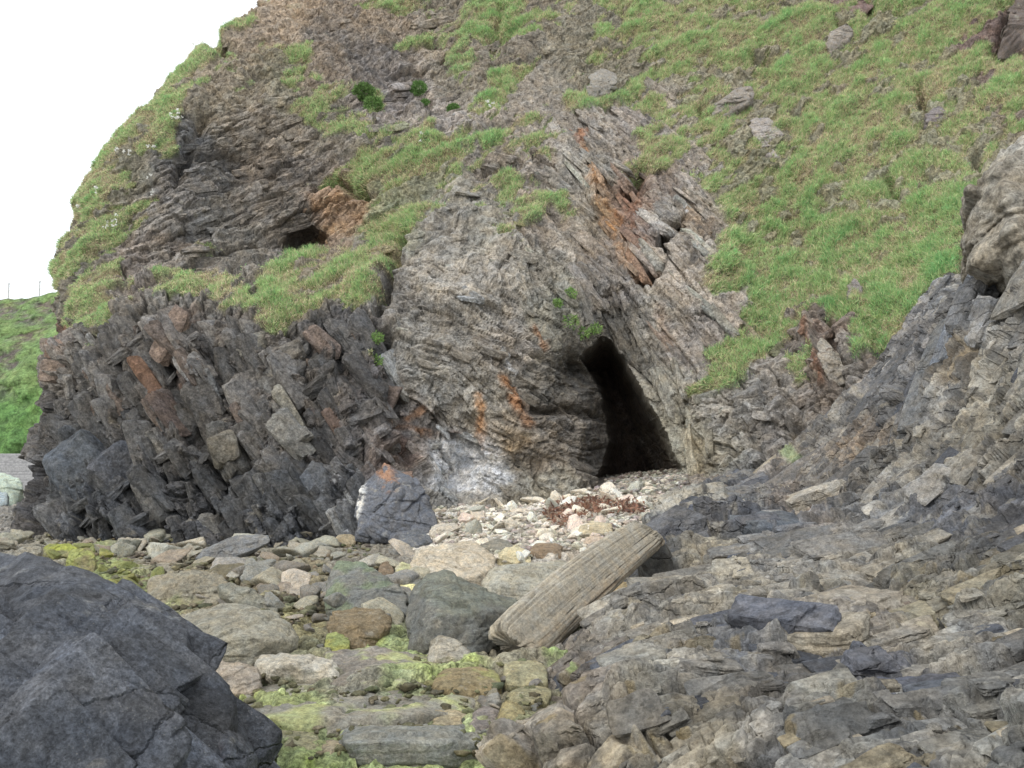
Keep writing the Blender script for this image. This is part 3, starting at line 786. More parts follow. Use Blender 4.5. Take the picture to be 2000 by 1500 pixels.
cell = np.where(front & (PV > -60) & (PV < 1050) & (PU > -40) & (PU < 2040), smooth(grass, 0.06, 0.85), 0)
cell = cell * np.linalg.norm(np.cross(np.gradient(CP_, axis=1), np.gradient(CP_, axis=0)), axis=-1)
cell = np.clip(cell, 0, 0.006)
cum = np.cumsum(cell.ravel())
NBL = 520000
pick = np.searchsorted(cum, rng.uniform(0, cum[-1], NBL))
gb_ = CP_.reshape(-1, 3)[pick] + rng.normal(scale=0.018, size=(NBL, 3))
gp = patch2.ravel()[pick]; gpp = patch.ravel()[pick]; gl = lowlush.ravel()[pick]
GC = lin(np.array([(144,166,118),(164,182,128),(126,168,112),(188,182,144),(186,172,148),(106,128,90)])) * 1.38
mixn = 0.75 * gp + 0.5 * gpp + 0.38 * gl - 0.22 + rng.normal(scale=0.42, size=NBL)
ci = np.select([mixn > 0.62, mixn > 0.18, mixn > -0.12, mixn > -0.42], [2, 1, 0, 3], 4)
ci = np.where(rng.uniform(size=NBL) < 0.07, 5, ci)
gcl = GC[ci] * rng.uniform(0.75, 1.15, NBL)[:, None]
glen = rng.uniform(0.07, 0.18, NBL) * (1 - 0.45 * smooth(U.ravel()[pick], 460, 380)) * (0.8 + 0.5 * smooth(gp, -0.3, 0.5)) * (1 + 0.25 * gl) * (0.45 + 0.65 * smooth(grass.ravel()[pick], 0.2, 0.85))
grass_o = make_blades("grass", gb_, NB.reshape(-1, 3)[pick], glen, rng.uniform(0.007, 0.017, NBL), gcl, M_LEAF)
tag(grass_o, "long green and straw coloured grass hanging over the cliff slope", "grass", kind="stuff")

# ------------------------------------------------------------------ the beach
G_PTS = [(-30,2,0),(0,1,-.05),(0,3,0),(-3,4,0),(2,4,0),(0,6,0.0),(0,8,0.06),(-4,8,0),(-9,14,0),(-4,14,0.05),(-3,18,0.08),(-8,18.5,0),(-12,20,0),(-20,30,0),(-30,50,0),(-60,80,0),
         (0,80,2),(20,30,2),(12,10,1),(20,2,.5),(8,2,.3),(-15,5,0)]
for p in [(700,1052,18),(800,1010,18.8),(900,975,21.3),(1000,985,20.6),(1150,952,21.5),(1335,925,20.8),(1240,930,22.5),(1250,925,29),(1100,1060,14),(1000,1060,13.5),
          (1000,1100,12),(1250,1000,15.5),(950,1150,10),(1000,1290,7),(1300,960,18),(850,1060,15.5),(30,985,30)]:
    G_PTS.append(tuple(unproj(*p)))
GA = np.array(G_PTS, float)
ground_tps = TPS(GA[:, :2], GA[:, 2], 0.05)
def gz(x, y):
    return float(ground_tps(np.array([x]), np.array([y]))[0])
def on_ground(u, v, lift=0.0):
    """depth at which the sight line of a pixel meets the beach"""
    ys = np.arange(2.5, 45, 0.03)
    P = np.array([unproj(u, v, y) for y in (1.0, 2.0)])
    dirv = P[1] - P[0]
    X = P[0][0] + dirv[0] * (ys - 1); Z = P[0][2] + dirv[2] * (ys - 1)
    g = ground_tps(X, ys) + lift
    hit = np.nonzero(Z <= g)[0]
    return float(ys[hit[0]]) if len(hit) else 30.0

gy = np.concatenate([np.array([0.3, 0.8, 1.5]), 2.0 * np.exp(np.linspace(0, math.log(40), 620))])
ga_ = np.linspace(-1.25, 1.1, 720)
GX = gy[:, None] * ga_[None, :]; GY = np.repeat(gy[:, None], len(ga_), 1)
GZ = ground_tps(GX, GY)
GPt = np.stack([GX, GY, GZ], -1)
m0, ma = blocks(GX, GY, 10, 0.55, 0.42, 201, 0.5, 0.3, 0.12); m1, mb = blocks(GX + 0.03 * fbm(GPt, 4, 2, 5), GY, 40, 0.20, 0.16, 202, 0.4, 0.4, 0.15)
m2, mc = blocks(GX, GY, 70, 0.085, 0.07, 203, 0.4, 0.4, 0.2)
GPt[..., 2] += 0.10 * m0 + 0.055 * m1 + 0.022 * m2 + 0.05 * fbm(GPt, 1.5, 3, 207) - 0.02
gu, gv = proj(np.stack([GX, GY, GZ], -1))
gn = fbm(GPt, 1.8, 4, 211); gn2 = fbm(GPt, 6, 3, 213)
gu2, gv2 = gu + 25 * gn, gv + 10 * gn2
GT = [(950,1000,(204,196,184)),(1100,1000,(196,186,174)),(1250,970,(150,140,126)),(1000,1060,(150,142,130)),(1150,1060,(156,144,128)),(860,1030,(184,176,164)),
      (100,1060,(122,116,100)),(300,1070,(128,120,104)),(500,1080,(126,120,106)),(700,1080,(112,106,94)),(200,1120,(120,128,76)),(260,1160,(128,132,86)),(300,1220,(124,124,84)),
      (400,1140,(124,114,88)),(600,1150,(118,108,82)),(560,1210,(132,124,86)),(700,1230,(104,96,78)),(750,1150,(108,102,92)),(600,1280,(110,108,80)),(450,1300,(112,106,90)),
      (760,1280,(128,140,88)),(850,1310,(134,140,96)),(700,1320,(120,116,100)),(560,1420,(128,138,86)),(700,1495,(146,158,96)),(900,1495,(146,158,96)),(1060,1470,(142,154,96)),(450,1380,(136,146,90)),
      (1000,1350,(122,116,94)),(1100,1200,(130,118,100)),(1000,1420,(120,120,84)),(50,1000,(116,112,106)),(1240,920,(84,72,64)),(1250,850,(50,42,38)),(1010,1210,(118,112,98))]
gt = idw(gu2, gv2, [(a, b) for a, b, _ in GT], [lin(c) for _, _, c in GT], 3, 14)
gt = gt * 0.75 + 0.25 * (gt @ np.array([.3, .6, .1]))[..., None]
gt = gt * (0.9 + 0.5 * mb + 0.45 * mc)[..., None]
alg = smooth(gn + 0.6 * gn2, -0.05, 0.35)
ALGAE = [([(520,1478),(1070,1478),(1065,1430),(1030,1440),(950,1475),(700,1485),(560,1470),(520,1520),(1070,1520)],1.0,(164,182,104)),([(720,1245),(850,1290),(950,1285),(960,1310),(860,1330),(700,1300)],.9,(168,180,116)),
         ([(90,1060),(190,1080),(330,1160),(320,1220),(240,1190),(100,1090)],.7,(128,134,88)),([(420,1340),(560,1350),(660,1400),(600,1440),(480,1400)],.8,(178,186,122)),
         ([(1060,1270),(1140,1290),(1130,1330),(1080,1320)],.8,(150,172,108)),([(540,1180),(650,1190),(620,1230),(560,1215)],.6,(190,182,134))]
for poly, s, c in ALGAE:
    m = s * smooth(sdpoly(gu2, gv2, poly), -8, 10) * (0.35 + 0.65 * alg)
    gt = gt * (1 - m[..., None]) + lin(c) * m[..., None] * (0.65 + 0.4 * mc + 0.3 * mb)[..., None]
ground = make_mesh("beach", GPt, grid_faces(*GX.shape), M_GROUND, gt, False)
tag(ground, kind="structure")

# ------------------------------------------------------------------ rock shelf rising to the right
S_PTS = [(1030,1500,4.4),(1055,1400,5.2),(1095,1310,6.6),(1165,1210,8.3),(1240,1130,10.0),(1275,1040,12.5),
 (1200,1450,4.3),(1400,1450,3.9),(1600,1450,3.6),(1800,1450,3.4),(2000,1450,3.2),(1300,1300,5.6),(1500,1300,5.2),(1700,1300,4.8),(2000,1300,4.2),
 (1400,1150,8),(1600,1150,7),(1800,1150,6.3),(2000,1150,5.5),(1350,1050,11.3),(1500,1000,12.5),(1700,1000,10),(1850,1000,8.5),(2000,1000,7),
 (1320,985,14.5),(1420,970,15.5),(1500,960,16),(1560,920,16.5),(1650,890,14.5),(1800,850,12),(1900,800,10.5),(2000,750,9),(1640,810,16.8),(1750,740,15.5),(1820,650,14),(1890,560,12.5),(1960,560,11.2),(2050,600,9.6),
 (2300,1300,3.6),(2300,1000,5.5),(2300,700,7.5),(2200,1500,2.6),(1750,700,18),(1900,520,15.5)]
SPW = np.array([unproj(*p) for p in S_PTS])
extra = np.array([(0.1,4.0,-0.25),(0.0,5.5,-0.3),(0.1,7,-0.3),(0.5,8.8,-0.3),(1.0,11,-0.2),(1.5,13,0.1),(2.0,15.5,0.3),(0.0,2.5,-0.3),(2.0,2.0,0.45),(6,3,3.0),(9,5,4.6),(10,9,5.5),(11,14,6.5),(9,18,5.2),(4,20,0.8)])
SPW = np.concatenate([SPW, extra])
shelf_tps = TPS(SPW[:, :2], SPW[:, 2], 0.01)
sy = 1.9 * np.exp(np.linspace(0, math.log(21.0 / 1.9), 980))
sa = np.concatenate([np.linspace(-0.02, 0.66, 940), np.linspace(0.66, 1.15, 80)[1:]])
SX = sy[:, None] * sa[None, :]; SY = np.repeat(sy[:, None], len(sa), 1)
cx_ = np.arange(-0.3, 25.2, 0.15); cy_ = np.arange(1.5, 21.6, 0.15)
SG = shelf_tps(*np.meshgrid(cx_, cy_))
SZ = bilerp(cx_, cy_, SG, SX, SY)
SB = np.stack([SX, SY, SZ], -1)
SN = grid_normals(SB); SN = SN * np.sign(SN[..., 2:3] + 1e-9)
su, sv = proj(SB)
q1 = fbm(SB, 0.7, 2, 301); q2 = fbm(SB, 0.6, 2, 303); q3 = fbm(SB, 3.0, 4, 305); q4 = fbm(SB, 9.0, 3, 307)
# beds strike away from the camera and rise to the right; coordinates along the shelf surface
st_ = SY + 0.22 * q2 + 0.010 * q3
ss = SX * 0.75 + SZ * 0.9 + 0.25 * q1 + 0.012 * q3
a1, t1 = blocks(ss, st_, 3, 2.6, 0.60, 311, 0.6, 0.4, .04); a2, t2 = blocks(ss, st_, 6, 1.1, 0.21, 312, 0.7, 0.4, .05); a3, t3 = blocks(ss, st_, 2, 0.45, 0.08, 313, 0.8, .4)
a4, t4 = blocks(ss, st_, -35, 0.5, 0.35, 314, 1.1, .4, .06); a5, t5 = blocks(ss, st_, 50, 0.12, 0.08, 316, 1.1, .4, .08)
lump, tl = blocks(ss, st_, 20, 0.30, 0.26, 315, 0.3, 0.6, 0.2)
near_l = smooth(sdpoly(su + 20 * q3, sv + 20 * q1, [(1040,1350),(1180,1330),(1260,1400),(1240,1520),(1020,1520)]), -15, 20)
knob = smooth(sdpoly(su + 20 * q3, sv + 10 * q1, [(1270,1010),(1400,960),(1560,980),(1560,1060),(1450,1110),(1300,1130),(1260,1090)]), -15, 15)
far_s = smooth(SY, 8, 13)
SD = (0.15 + 0.14 * far_s) * a1 + (0.085 + 0.06 * far_s) * a2 + (0.032 + 0.02 * far_s) * a3 + 0.08 * a4 * (1 - 0.5 * far_s) + 0.018 * a5 + 0.07 * q1 + 0.025 * q3 + 0.012 * q4 + 0.008 * ridged(SB, 9.0, 3, 317)
SD = SD * (1 - near_l) + (0.13 * lump + 0.03 * q3 + 0.01 * q4) * near_l
kn, tk = blocks(ss, st_, 15, 0.5, 0.9, 318, 0.8, .4, .08)
SD = SD + knob * (0.12 * smooth(tk, 0.55, 0.7) + 0.10 * kn)
S_REL = [  # polyline, half width, metres
 ([(1405,1235),(1460,1215),(1530,1240)],16,0.10),([(1400,1262),(1460,1240),(1540,1248)],7,-0.12),([(1480,1240),(1530,1290)],12,0.07),([(1510,1240),(1590,1300)],7,-0.10),
 ([(1520,1140),(1560,1210),(1610,1215)],7,-0.14),([(1600,1160),(1560,1200)],26,0.12),([(1620,1140),(1650,1210)],10,-0.12),([(1680,1170),(1750,1215)],10,-0.14),([(1600,1250),(1680,1230)],26,0.06),
 ([(1700,1120),(1790,1180),(1850,1210)],26,-0.12),([(1870,1140),(1830,1230)],5,-0.12),([(1985,1210),(1990,1280)],14,-0.25),
 ([(1400,1112),(1480,1095),(1540,1060),(1700,1010)],7,-0.2),([(1270,1085),(1262,1130),(1270,1160)],10,-0.25),([(1680,1310),(1740,1330),(1840,1360)],14,0.09),([(1690,1335),(1780,1360),(1830,1370)],8,-0.12),
 ([(1900,1380),(1960,1370),(2000,1390)],8,-0.1),([(1240,1400),(1270,1450),(1290,1500)],5,-0.12),([(1290,1400),(1320,1450),(1350,1490)],7,-0.14),([(1840,1420),(1900,1460),(1990,1440)],7,-0.1),
 ([(1600,930),(1720,870),(1800,845)],9,-0.2),([(1640,950),(1740,890),(1850,850)],8,0.12),([(1500,960),(1640,930)],8,-0.12),([(1760,760),(1850,650),(1900,580)],10,-0.25),([(1880,640),(1930,590)],8,0.2),([(1800,700),(1880,640)],9,-0.2),
 ([(1895,540),(1950,568)],26,-0.7),([(1860,720),(1960,640)],10,-0.15),([(1940,820),(1990,860)],14,-0.2),([(1570,1030),(1700,990),(1800,980)],6,0.1),([(1550,1050),(1750,1015),(1960,1010)],6,-0.12),
 ([(1360,1170),(1480,1130),(1640,1080)],6,-0.05),([(1550,1390),(1640,1350),(1720,1340)],6,-0.07),([(1450,1450),(1560,1380)],7,-0.08),([(1640,1190),(1690,1170)],8,0.06),
]
su2, sv2 = su + 6 * q3, sv + 5 * q4
for pts, wd, dp in S_REL:
    SD = SD + 0.8 * dp * np.exp(-(segdist(su2, sv2, pts) / wd) ** 2)
SPt = SB + SN * SD[..., None]
ST = [(1100,1450,(150,138,120)),(1180,1380,(146,136,120)),(1200,1480,(146,134,112)),(1150,1330,(126,116,106)),(1250,1300,(130,126,116)),(1320,1430,(104,98,86)),(1400,1480,(142,132,112)),(1400,1400,(136,128,112)),
      (1500,1350,(122,116,108)),(1500,1450,(126,122,116)),(1650,1450,(128,126,120)),(1800,1450,(122,120,116)),(1950,1450,(120,118,112)),(1650,1380,(126,124,116)),(1450,1260,(112,114,120)),(1560,1230,(146,138,126)),(1600,1170,(148,142,130)),
      (1680,1230,(150,142,132)),(1720,1180,(130,118,104)),(1780,1160,(142,134,112)),(1850,1280,(148,144,136)),(1950,1300,(136,132,126)),(1720,1330,(96,98,108)),(1780,1345,(84,86,94)),(1350,1200,(140,132,118)),(1300,1250,(138,132,122)),
      (1450,1170,(138,132,120)),(1550,1110,(130,126,120)),(1700,1080,(128,122,112)),(1850,1100,(126,122,112)),(1980,1100,(130,124,108)),(1400,1080,(140,130,110)),(1280,1120,(76,76,76)),(1300,1040,(118,116,112)),(1330,1000,(150,144,132)),
      (1450,1020,(118,118,120)),(1550,1010,(112,114,120)),(1700,1010,(114,114,116)),(1850,1010,(104,106,114)),(1980,1010,(100,100,106)),(1600,950,(138,130,120)),(1700,900,(132,128,122)),(1800,900,(136,130,120)),(1950,900,(136,130,120)),
      (1650,840,(124,120,116)),(1750,760,(118,116,116)),(1850,800,(138,134,128)),(1960,760,(140,134,122)),(1900,830,(142,134,118)),(1850,680,(122,120,122)),(1900,600,(124,124,126)),(1990,640,(134,130,124)),(1880,700,(128,112,86)),(1960,540,(60,56,54)),  # last tint: shade beneath the overhanging rock, put into the colour
      (1560,990,(150,134,120)),(1680,870,(146,124,100))]
stt = idw(su + 22 * q3 + 10 * q1, sv + 16 * q4 + 12 * q3, [(a, b) for a, b, _ in ST], [lin(c) for _, _, c in ST], 3, 22)
stt = stt * (0.50 + 0.34 * t1 + 0.36 * t2 + 0.30 * t3)[..., None]
wet, _ = blocks(ss, st_, 4, 1.6, 0.5, 341)
bl = np.maximum(smooth(q3 + 0.7 * q4 + 0.25 * (t2 - 0.5), 0.14, 0.4) * (0.45 + 0.2 * far_s), smooth(wet + 0.3 * q3, 0.22, 0.42) * 0.5)
stt = stt * (1 - bl[..., None]) + lin((74, 76, 82)) * bl[..., None]
kb = knob * smooth(tk, 0.55, 0.7) * 0.7
stt = stt * (1 - kb[..., None]) + lin((78, 80, 90)) * kb[..., None]
pal = smooth(-q3 + 0.6 * q4, 0.3, 0.6) * 0.4
stt = stt * (1 - pal[..., None]) + lin((168, 160, 144)) * pal[..., None]
och = smooth(fbm(SB, 4.2, 4, 331) + 0.3 * q1, 0.42, 0.6) * smooth(SY, 9, 5) * 0.55
stt = stt * (1 - och[..., None]) + lin((142, 122, 70)) * och[..., None]
for pts, wd, c, s in [([(1075,1280),(1090,1275)],16,(140,176,120),.8),([(1120,1312)],12,(150,172,96),.8),([(1660,1345),(1690,1340)],14,(140,122,60),.6),([(1590,1200),(1540,900)],1,(1,1,1),0),([(1545,890),(1560,905)],14,(150,170,110),.7),
                      ([(1705,682)],8,(220,220,220),.7),([(1745,1185),(1800,1210)],26,(160,150,118),.7),([(1230,1160),(1245,1180)],6,(190,186,150),.7)]:
    m = s * smooth(segdist(su2, sv2, pts), wd * 1.3, wd * 0.4)
    stt = stt * (1 - m[..., None]) + lin(c) * m[..., None]
lum = stt @ np.array([.3, .6, .1])
stt = (stt * 0.7 + lum[..., None] * 0.3 * np.array([1.01, 1.0, .97])) * 0.97
gap = SPt[..., 2] - ground_tps(SX, SY)
rb = np.random.default_rng(22)
nsl = 1700
vis = (su > 1000) & (su < 2050) & (sv > 540) & (sv < 1540) & (near_l < .5)
dens = vis / np.maximum(1e-3, 1.0) * 1.0
pk = rb.choice(dens.size, nsl, p=(dens / dens.sum()).ravel())
cc = SPt.reshape(-1, 3)[pk]; sn_ = SN.reshape(-1, 3)[pk]; yy = cc[:, 1]
tt = np.stack([np.ones(nsl), rb.normal(scale=.13, size=nsl), -sn_[:, 0] / sn_[:, 2] + rb.normal(scale=.05, size=nsl)], -1)
tt /= np.linalg.norm(tt, axis=1, keepdims=True)
dip = np.radians(rb.normal(20, 9, nsl))
bb = np.cross(sn_, tt); bb /= np.linalg.norm(bb, axis=1, keepdims=True)
bn = sn_ * np.cos(dip)[:, None] - bb * np.sin(dip)[:, None]
ln = yy * (.012 + .075 * rb.uniform(size=nsl) ** 3.0)
dm = np.stack([ln, ln * rb.uniform(.35, .8, nsl), ln * rb.uniform(.14, .32, nsl)], -1)
cc = cc - sn_ * (dm[:, 2:] * .27 + dm[:, 1:2] * .14)
tc_ = stt.reshape(-1, 3)[pk] * rb.uniform(.84, 1.16, (nsl, 1))
x_ = rb.uniform(size=nsl)
tc_ = np.where((x_ < .07)[:, None], lin((84, 86, 92)) * rb.uniform(.8, 1.2, (nsl, 1)), tc_)
tc_ = np.where((x_ > .97)[:, None], lin((164, 154, 138)) * rb.uniform(.8, 1.1, (nsl, 1)), tc_)
for u, v, L_, w_, th_, yaw, dp_, col in [(1450,1215,.62,.30,.16,8,10,(96,98,106)),(1420,1255,.4,.3,.2,5,20,(112,114,122)),(1510,1270,.5,.22,.16,-48,15,(92,94,102)),(1570,1270,.52,.2,.16,-48,15,(100,102,110)),(1620,1270,.42,.3,.2,-40,5,(152,144,130)),(1560,1150,.62,.5,.3,10,0,(150,144,132)),
        (1650,1225,.6,.4,.16,12,8,(152,144,132)),(1700,1190,.45,.4,.3,-30,10,(120,108,98)),(1720,1330,.45,.25,.2,-10,10,(86,88,98)),(1800,1350,.5,.3,.2,-12,10,(84,86,94)),(1880,1365,.4,.2,.14,-8,10,(100,104,112)),(1990,1250,.3,.3,.35,0,0,(84,70,64)),
        (1420,1015,.8,.7,.5,20,10,(90,92,100)),(1380,1000,.7,.6,.4,25,5,(84,86,96)),(1500,1030,.8,.6,.45,15,5,(96,100,106)),(1290,1125,.35,.35,.6,0,0,(82,80,76)),
        (1860,680,1.4,.4,.22,10,20,(128,132,140)),(1830,740,1.6,.5,.25,10,20,(122,122,122)),(1900,620,1.2,.5,.3,10,15,(118,120,124)),(1700,880,2.2,.6,.3,4,20,(138,132,124)),(1620,930,1.8,.6,.3,4,20,(134,130,122))]:
    q = np.argmin((su - u) ** 2 + (sv - v) ** 2); yw = math.radians(yaw)
    n_ = SN.reshape(-1, 3)[q]; t_ = np.array([math.cos(yw), math.sin(yw), 0]); t_[2] = -(n_[0] * t_[0] + n_[1] * t_[1]) / n_[2]; t_ /= np.linalg.norm(t_)
    b_ = np.cross(n_, t_); dp_ = math.radians(dp_)
    cc = np.vstack([cc, SPt.reshape(-1, 3)[q] - n_ * th_ * .12]); tt = np.vstack([tt, t_]); bn = np.vstack([bn, n_ * math.cos(dp_) - b_ * math.sin(dp_)])
    dm = np.vstack([dm, [L_, w_, th_]]); tc_ = np.vstack([tc_, lin(col)])
lv = [4 if (y < 9 and d_[0] > .25) else 3 for y, d_ in zip(cc[:, 1], dm)]
SV, SF, SC = bedrock_slabs(cc, tt, bn, dm, tc_, lv, rb)
NSH = SPt.reshape(-1, 3).shape[0]
shelf = make_mesh("rock_shelf", np.concatenate([SPt.reshape(-1, 3), SV]), [grid_faces(*SX.shape), SF + NSH], M_SHELF, np.concatenate([stt.reshape(-1, 3), SC]), False)
tag(shelf, kind="structure")

# ------------------------------------------------------------------ loose rocks
def rock_tint(P, N, Q, size, col, seed, moss=None, mossc=(150, 160, 80), under=None):
    t = np.repeat(lin(col)[None] * 1.42, len(P), 0)
    n = fbm(Q, 2.0 / size, 4, seed + 31)
    t = t * (1 + 0.22 * n[:, None])
    sp = smooth(fbm(Q, 9.0 / size, 3, seed + 35), 0.5, 0.8) * 0.4
    t = t * (1 - sp[:, None]) + lin((176, 170, 158)) * sp[:, None]
    if moss:
        kind, amt = moss
        z = (P[:, 2] - P[:, 2].min()) / (np.ptp(P[:, 2]) + 1e-6)
        if kind == 'top': m = smooth(N[:, 2] + 0.5 * n, 0.45, 0.85) * amt
        elif kind == 'low': m = smooth(z + 0.25 * n, 0.55, 0.2) * amt
        else: m = smooth(n, 0.25 - amt * 0.6, 0.45) * min(1, amt + .3)
        t = t * (1 - m[:, None]) + lin(mossc) * m[:, None] * (0.85 + 0.3 * smooth(n, -.4, .4))[:, None]
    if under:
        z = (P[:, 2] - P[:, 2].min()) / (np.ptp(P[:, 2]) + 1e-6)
        m = smooth(z + 0.2 * n, 0.5, 0.25)[:, None] * 0.75  # lower part darkened: underside shade painted into the colour
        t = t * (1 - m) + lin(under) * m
    return t

def traced_rock(name, label, cat, outline, col, thick=0.5, inner=(), level=6, moss=None, mossc=(150, 160, 80), under=None, Y=None, lean=0.8, mat=None,
                seed=1, group=None, sink=0.12, base=None, **kw):
    """a rock whose outline, traced from the photograph, is set on the beach at its own distance and given its own depth"""
    o = np.array(outline, float)
    vmax, vmin = o[:, 1].max(), o[:, 1].min()
    uc = o[np.argsort(-o[:, 1])[:3], 0].mean()
    if Y is None: Y = on_ground(uc, base or (vmax - 2))
    pts = []
    for u, v in o:
        k = (vmax - v) / (vmax - vmin + 1e-6)
        pts.append(unproj(u, v, Y + thick * lean * k))
    top = np.array(pts)
    cu, cv = o[:, 0].mean(), o[:, 1].mean()
    for it in inner: pts.append(unproj(it[0], it[1], Y + it[2]))
    if not len(inner):
        for fu, fv, dy in ((-.28, .05, -.08), (.25, .1, -.1), (0.02, -.1, .05)):
            pts.append(unproj(cu + fu * np.ptp(o[:, 0]), cv + fv * (vmax - vmin), Y + thick * dy + thick * lean * 0.35))
    zb = min(p[2] for p in pts)
    for i in np.argsort(-o[:, 1])[:max(3, len(o) // 2)]:
        pts.append(top[i] + np.array([0, 0.03, -sink]))
    cen = top.mean(0)
    for p in top:
        pts.append(np.array([(cen[0] + (p[0] - cen[0]) * 0.85) * (Y + thick) / cen[1], Y + thick, min(p[2], cen[2]) - 0.02]))
    P, F, N, Q, size = rock_shape(pts, level=level, seed=seed, **kw)
    t = rock_tint(P, N, Q, size, col, seed, moss, mossc, under)
    b = np.array([cen[0], Y + thick * .4, P[:, 2].min()])
    ob = make_mesh(name, P, F, mat or M_ROCK, t, True, b)
    tag(ob, label, cat, group)
    return ob, P, F, N, Q, size

R = traced_rock
R("boulder", "small rounded boulder coated in bright yellow-green algae behind the dark foreground rock", "boulder", [(130,1095),(134,1078),(150,1068),(170,1067),(184,1078),(189,1098),(184,1115),(150,1112)], (118,112,84), .5, moss=('patch', 1.0), mossc=(142,146,90), seed=11)
R("boulder", "low olive boulder with a mossy cap, just left of the bright yellow-green one", "boulder", [(84,1072),(96,1062),(130,1060),(152,1068),(150,1084),(110,1088),(86,1086)], (112,110,80), .5, moss=('top', .9), mossc=(160,166,80), seed=12)
R("boulder", "hummocky brown-grey boulder with pitted face behind the big pale-topped boulder", "boulder", [(287,1172),(292,1140),(320,1120),(380,1112),(425,1116),(446,1150),(448,1180),(400,1188),(330,1190)], (124,118,104), .9, seed=13, rough=.07, moss=('low', .4), level=6)
R("boulder", "dark brown wedge-shaped rock lying behind the hummocky boulder", "boulder", [(404,1115),(430,1100),(470,1098),(490,1112),(484,1130),(440,1134),(410,1128)], (98,92,76), .6, seed=14)
R("boulder", "flat-topped grey stone with a dark shaded end near the middle of the beach", "boulder", [(498,1145),(520,1124),(565,1119),(598,1124),(596,1145),(575,1162),(540,1158),(505,1156)], (136,126,114), .6, seed=15, inner=[(505,1148,.0),(560,1142,.05),(575,1160,0)])
R("boulder", "narrow grey slab sloping down to the right above the big pale-topped boulder", "boulder", [(423,1138),(440,1134),(500,1156),(545,1186),(540,1200),(500,1196),(440,1168)], (116,114,104), .35, seed=16, bed=.01)
R("boulder", "large boulder with a pale rough top and shaded brown undercut side beside the foreground rock", "boulder", [(345,1225),(360,1204),(400,1194),(470,1182),(510,1190),(560,1212),(585,1236),(580,1262),(560,1280),(500,1298),(440,1310),(380,1300),(350,1270)], (132,128,116), .9,
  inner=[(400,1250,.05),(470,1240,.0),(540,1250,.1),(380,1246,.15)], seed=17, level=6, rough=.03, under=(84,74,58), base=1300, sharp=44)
R("boulder", "squarish light grey stone below the big pale-topped boulder", "boulder", [(418,1310),(426,1292),(470,1294),(500,1305),(511,1340),(500,1354),(440,1356),(422,1345)], (146,136,124), .4, seed=18, sharp=44)
R("boulder", "small buff stone tucked against the edge of the dark foreground rock", "boulder", [(394,1340),(398,1322),(412,1320),(422,1340),(418,1362),(396,1362)], (140,132,112), .3, seed=19)
R("boulder", "long whitish barnacled rock with green weed along its underside", "boulder", [(497,1302),(510,1284),(560,1276),(620,1281),(655,1300),(662,1322),(640,1332),(580,1326),(520,1322)], (166,160,148), .5, seed=20, moss=('low', .8), mossc=(112,130,70), rough=.05, inner=[(560,1300,0),(610,1304,0)])
R("boulder", "broad flat grey slab patched with yellow-green algae in the middle foreground", "slab", [(420,1385),(470,1352),(600,1336),(700,1330),(840,1345),(930,1362),(925,1400),(850,1422),(700,1436),(600,1440),(500,1420),(440,1402)], (134,130,120), 1.3,
  inner=[(520,1405,.1),(700,1412,.1),(850,1400,.15)], lean=1.0, seed=21, moss=('patch', .42), mossc=(176,182,122), level=6, sharp=44, rough=.03, base=1432)
R("boulder", "flat purplish grey slab with a green-tufted left end behind the broad flat slab", "slab", [(612,1320),(640,1282),(720,1268),(800,1286),(858,1308),(850,1335),(760,1346),(650,1340)], (126,120,112), 1.0, lean=1.0, seed=22, moss=('patch', .38), mossc=(172,178,120), level=6, rough=.03, inner=[(700,1330,.05),(800,1330,.1)])
R("boulder", "long front slab with finely layered dark grey edge above bright green weed", "slab", [(664,1442),(680,1424),(740,1412),(850,1414),(930,1436),(955,1444),(945,1462),(880,1478),(780,1482),(700,1478),(668,1462)], (122,122,116), .9, lean=1.0,
  inner=[(670,1446,.0),(780,1440,-.02),(860,1440,.0),(700,1474,0),(840,1474,.0)], seed=23, bed=.02, bed_f=14, level=6, sharp=44, rough=.025)
R("boulder", "round buff boulder with a dark green weedy front at the foreground rock's foot", "boulder", [(528,1440),(545,1424),(590,1430),(618,1436),(626,1456),(615,1474),(570,1476),(532,1470)], (134,130,104), .45, seed=24, moss=('low', .9), mossc=(104,120,56), sharp=16, facet=.35)
R("boulder", "small tan stone between the round weedy boulder and the layered front slab", "boulder", [(626,1452),(645,1444),(668,1448),(668,1468),(645,1476),(628,1470)], (146,134,112), .3, seed=25)
R("boulder", "mossy low stone at the right end of the layered front slab", "boulder", [(945,1450),(965,1428),(992,1436),(1008,1470),(985,1490),(950,1484)], (118,116,88), .35, seed=26, moss=('top', .9), mossc=(128,140,90))
R("boulder", "smooth rounded olive-brown boulder beside the lower end of the log", "boulder", [(980,1316),(984,1296),(1010,1288),(1045,1290),(1068,1302),(1071,1334),(1040,1340),(990,1338)], (140,134,108), .45, seed=27, sharp=20, facet=.35, chips=3, rough=.02)
R("boulder", "wide brown rounded boulder left of the smooth olive-brown one", "boulder", [(838,1345),(850,1318),(880,1302),(930,1299),(975,1312),(982,1340),(960,1354),(890,1358)], (128,116,90), .6, seed=28, sharp=20, facet=.35, moss=('patch', .25), mossc=(146,150,90))
R("boulder", "purplish grey angular stone leaning among the foot stones of the shelf", "boulder", [(916,1420),(925,1392),(950,1377),(976,1384),(972,1408),(950,1432),(922,1434)], (120,112,106), .35, seed=29, sharp=44)
R("boulder", "tall olive stone with a reddish stain at the foot of the shelf", "boulder", [(974,1400),(980,1372),(998,1362),(1016,1380),(1032,1415),(1030,1438),(1000,1442),(978,1434)], (138,128,96), .4, seed=30)
R("boulder", "small grey triangular stone wedged above the purplish grey angular one", "boulder", [(944,1380),(955,1354),(972,1348),(979,1370),(965,1384)], (128,124,116), .3, seed=31)
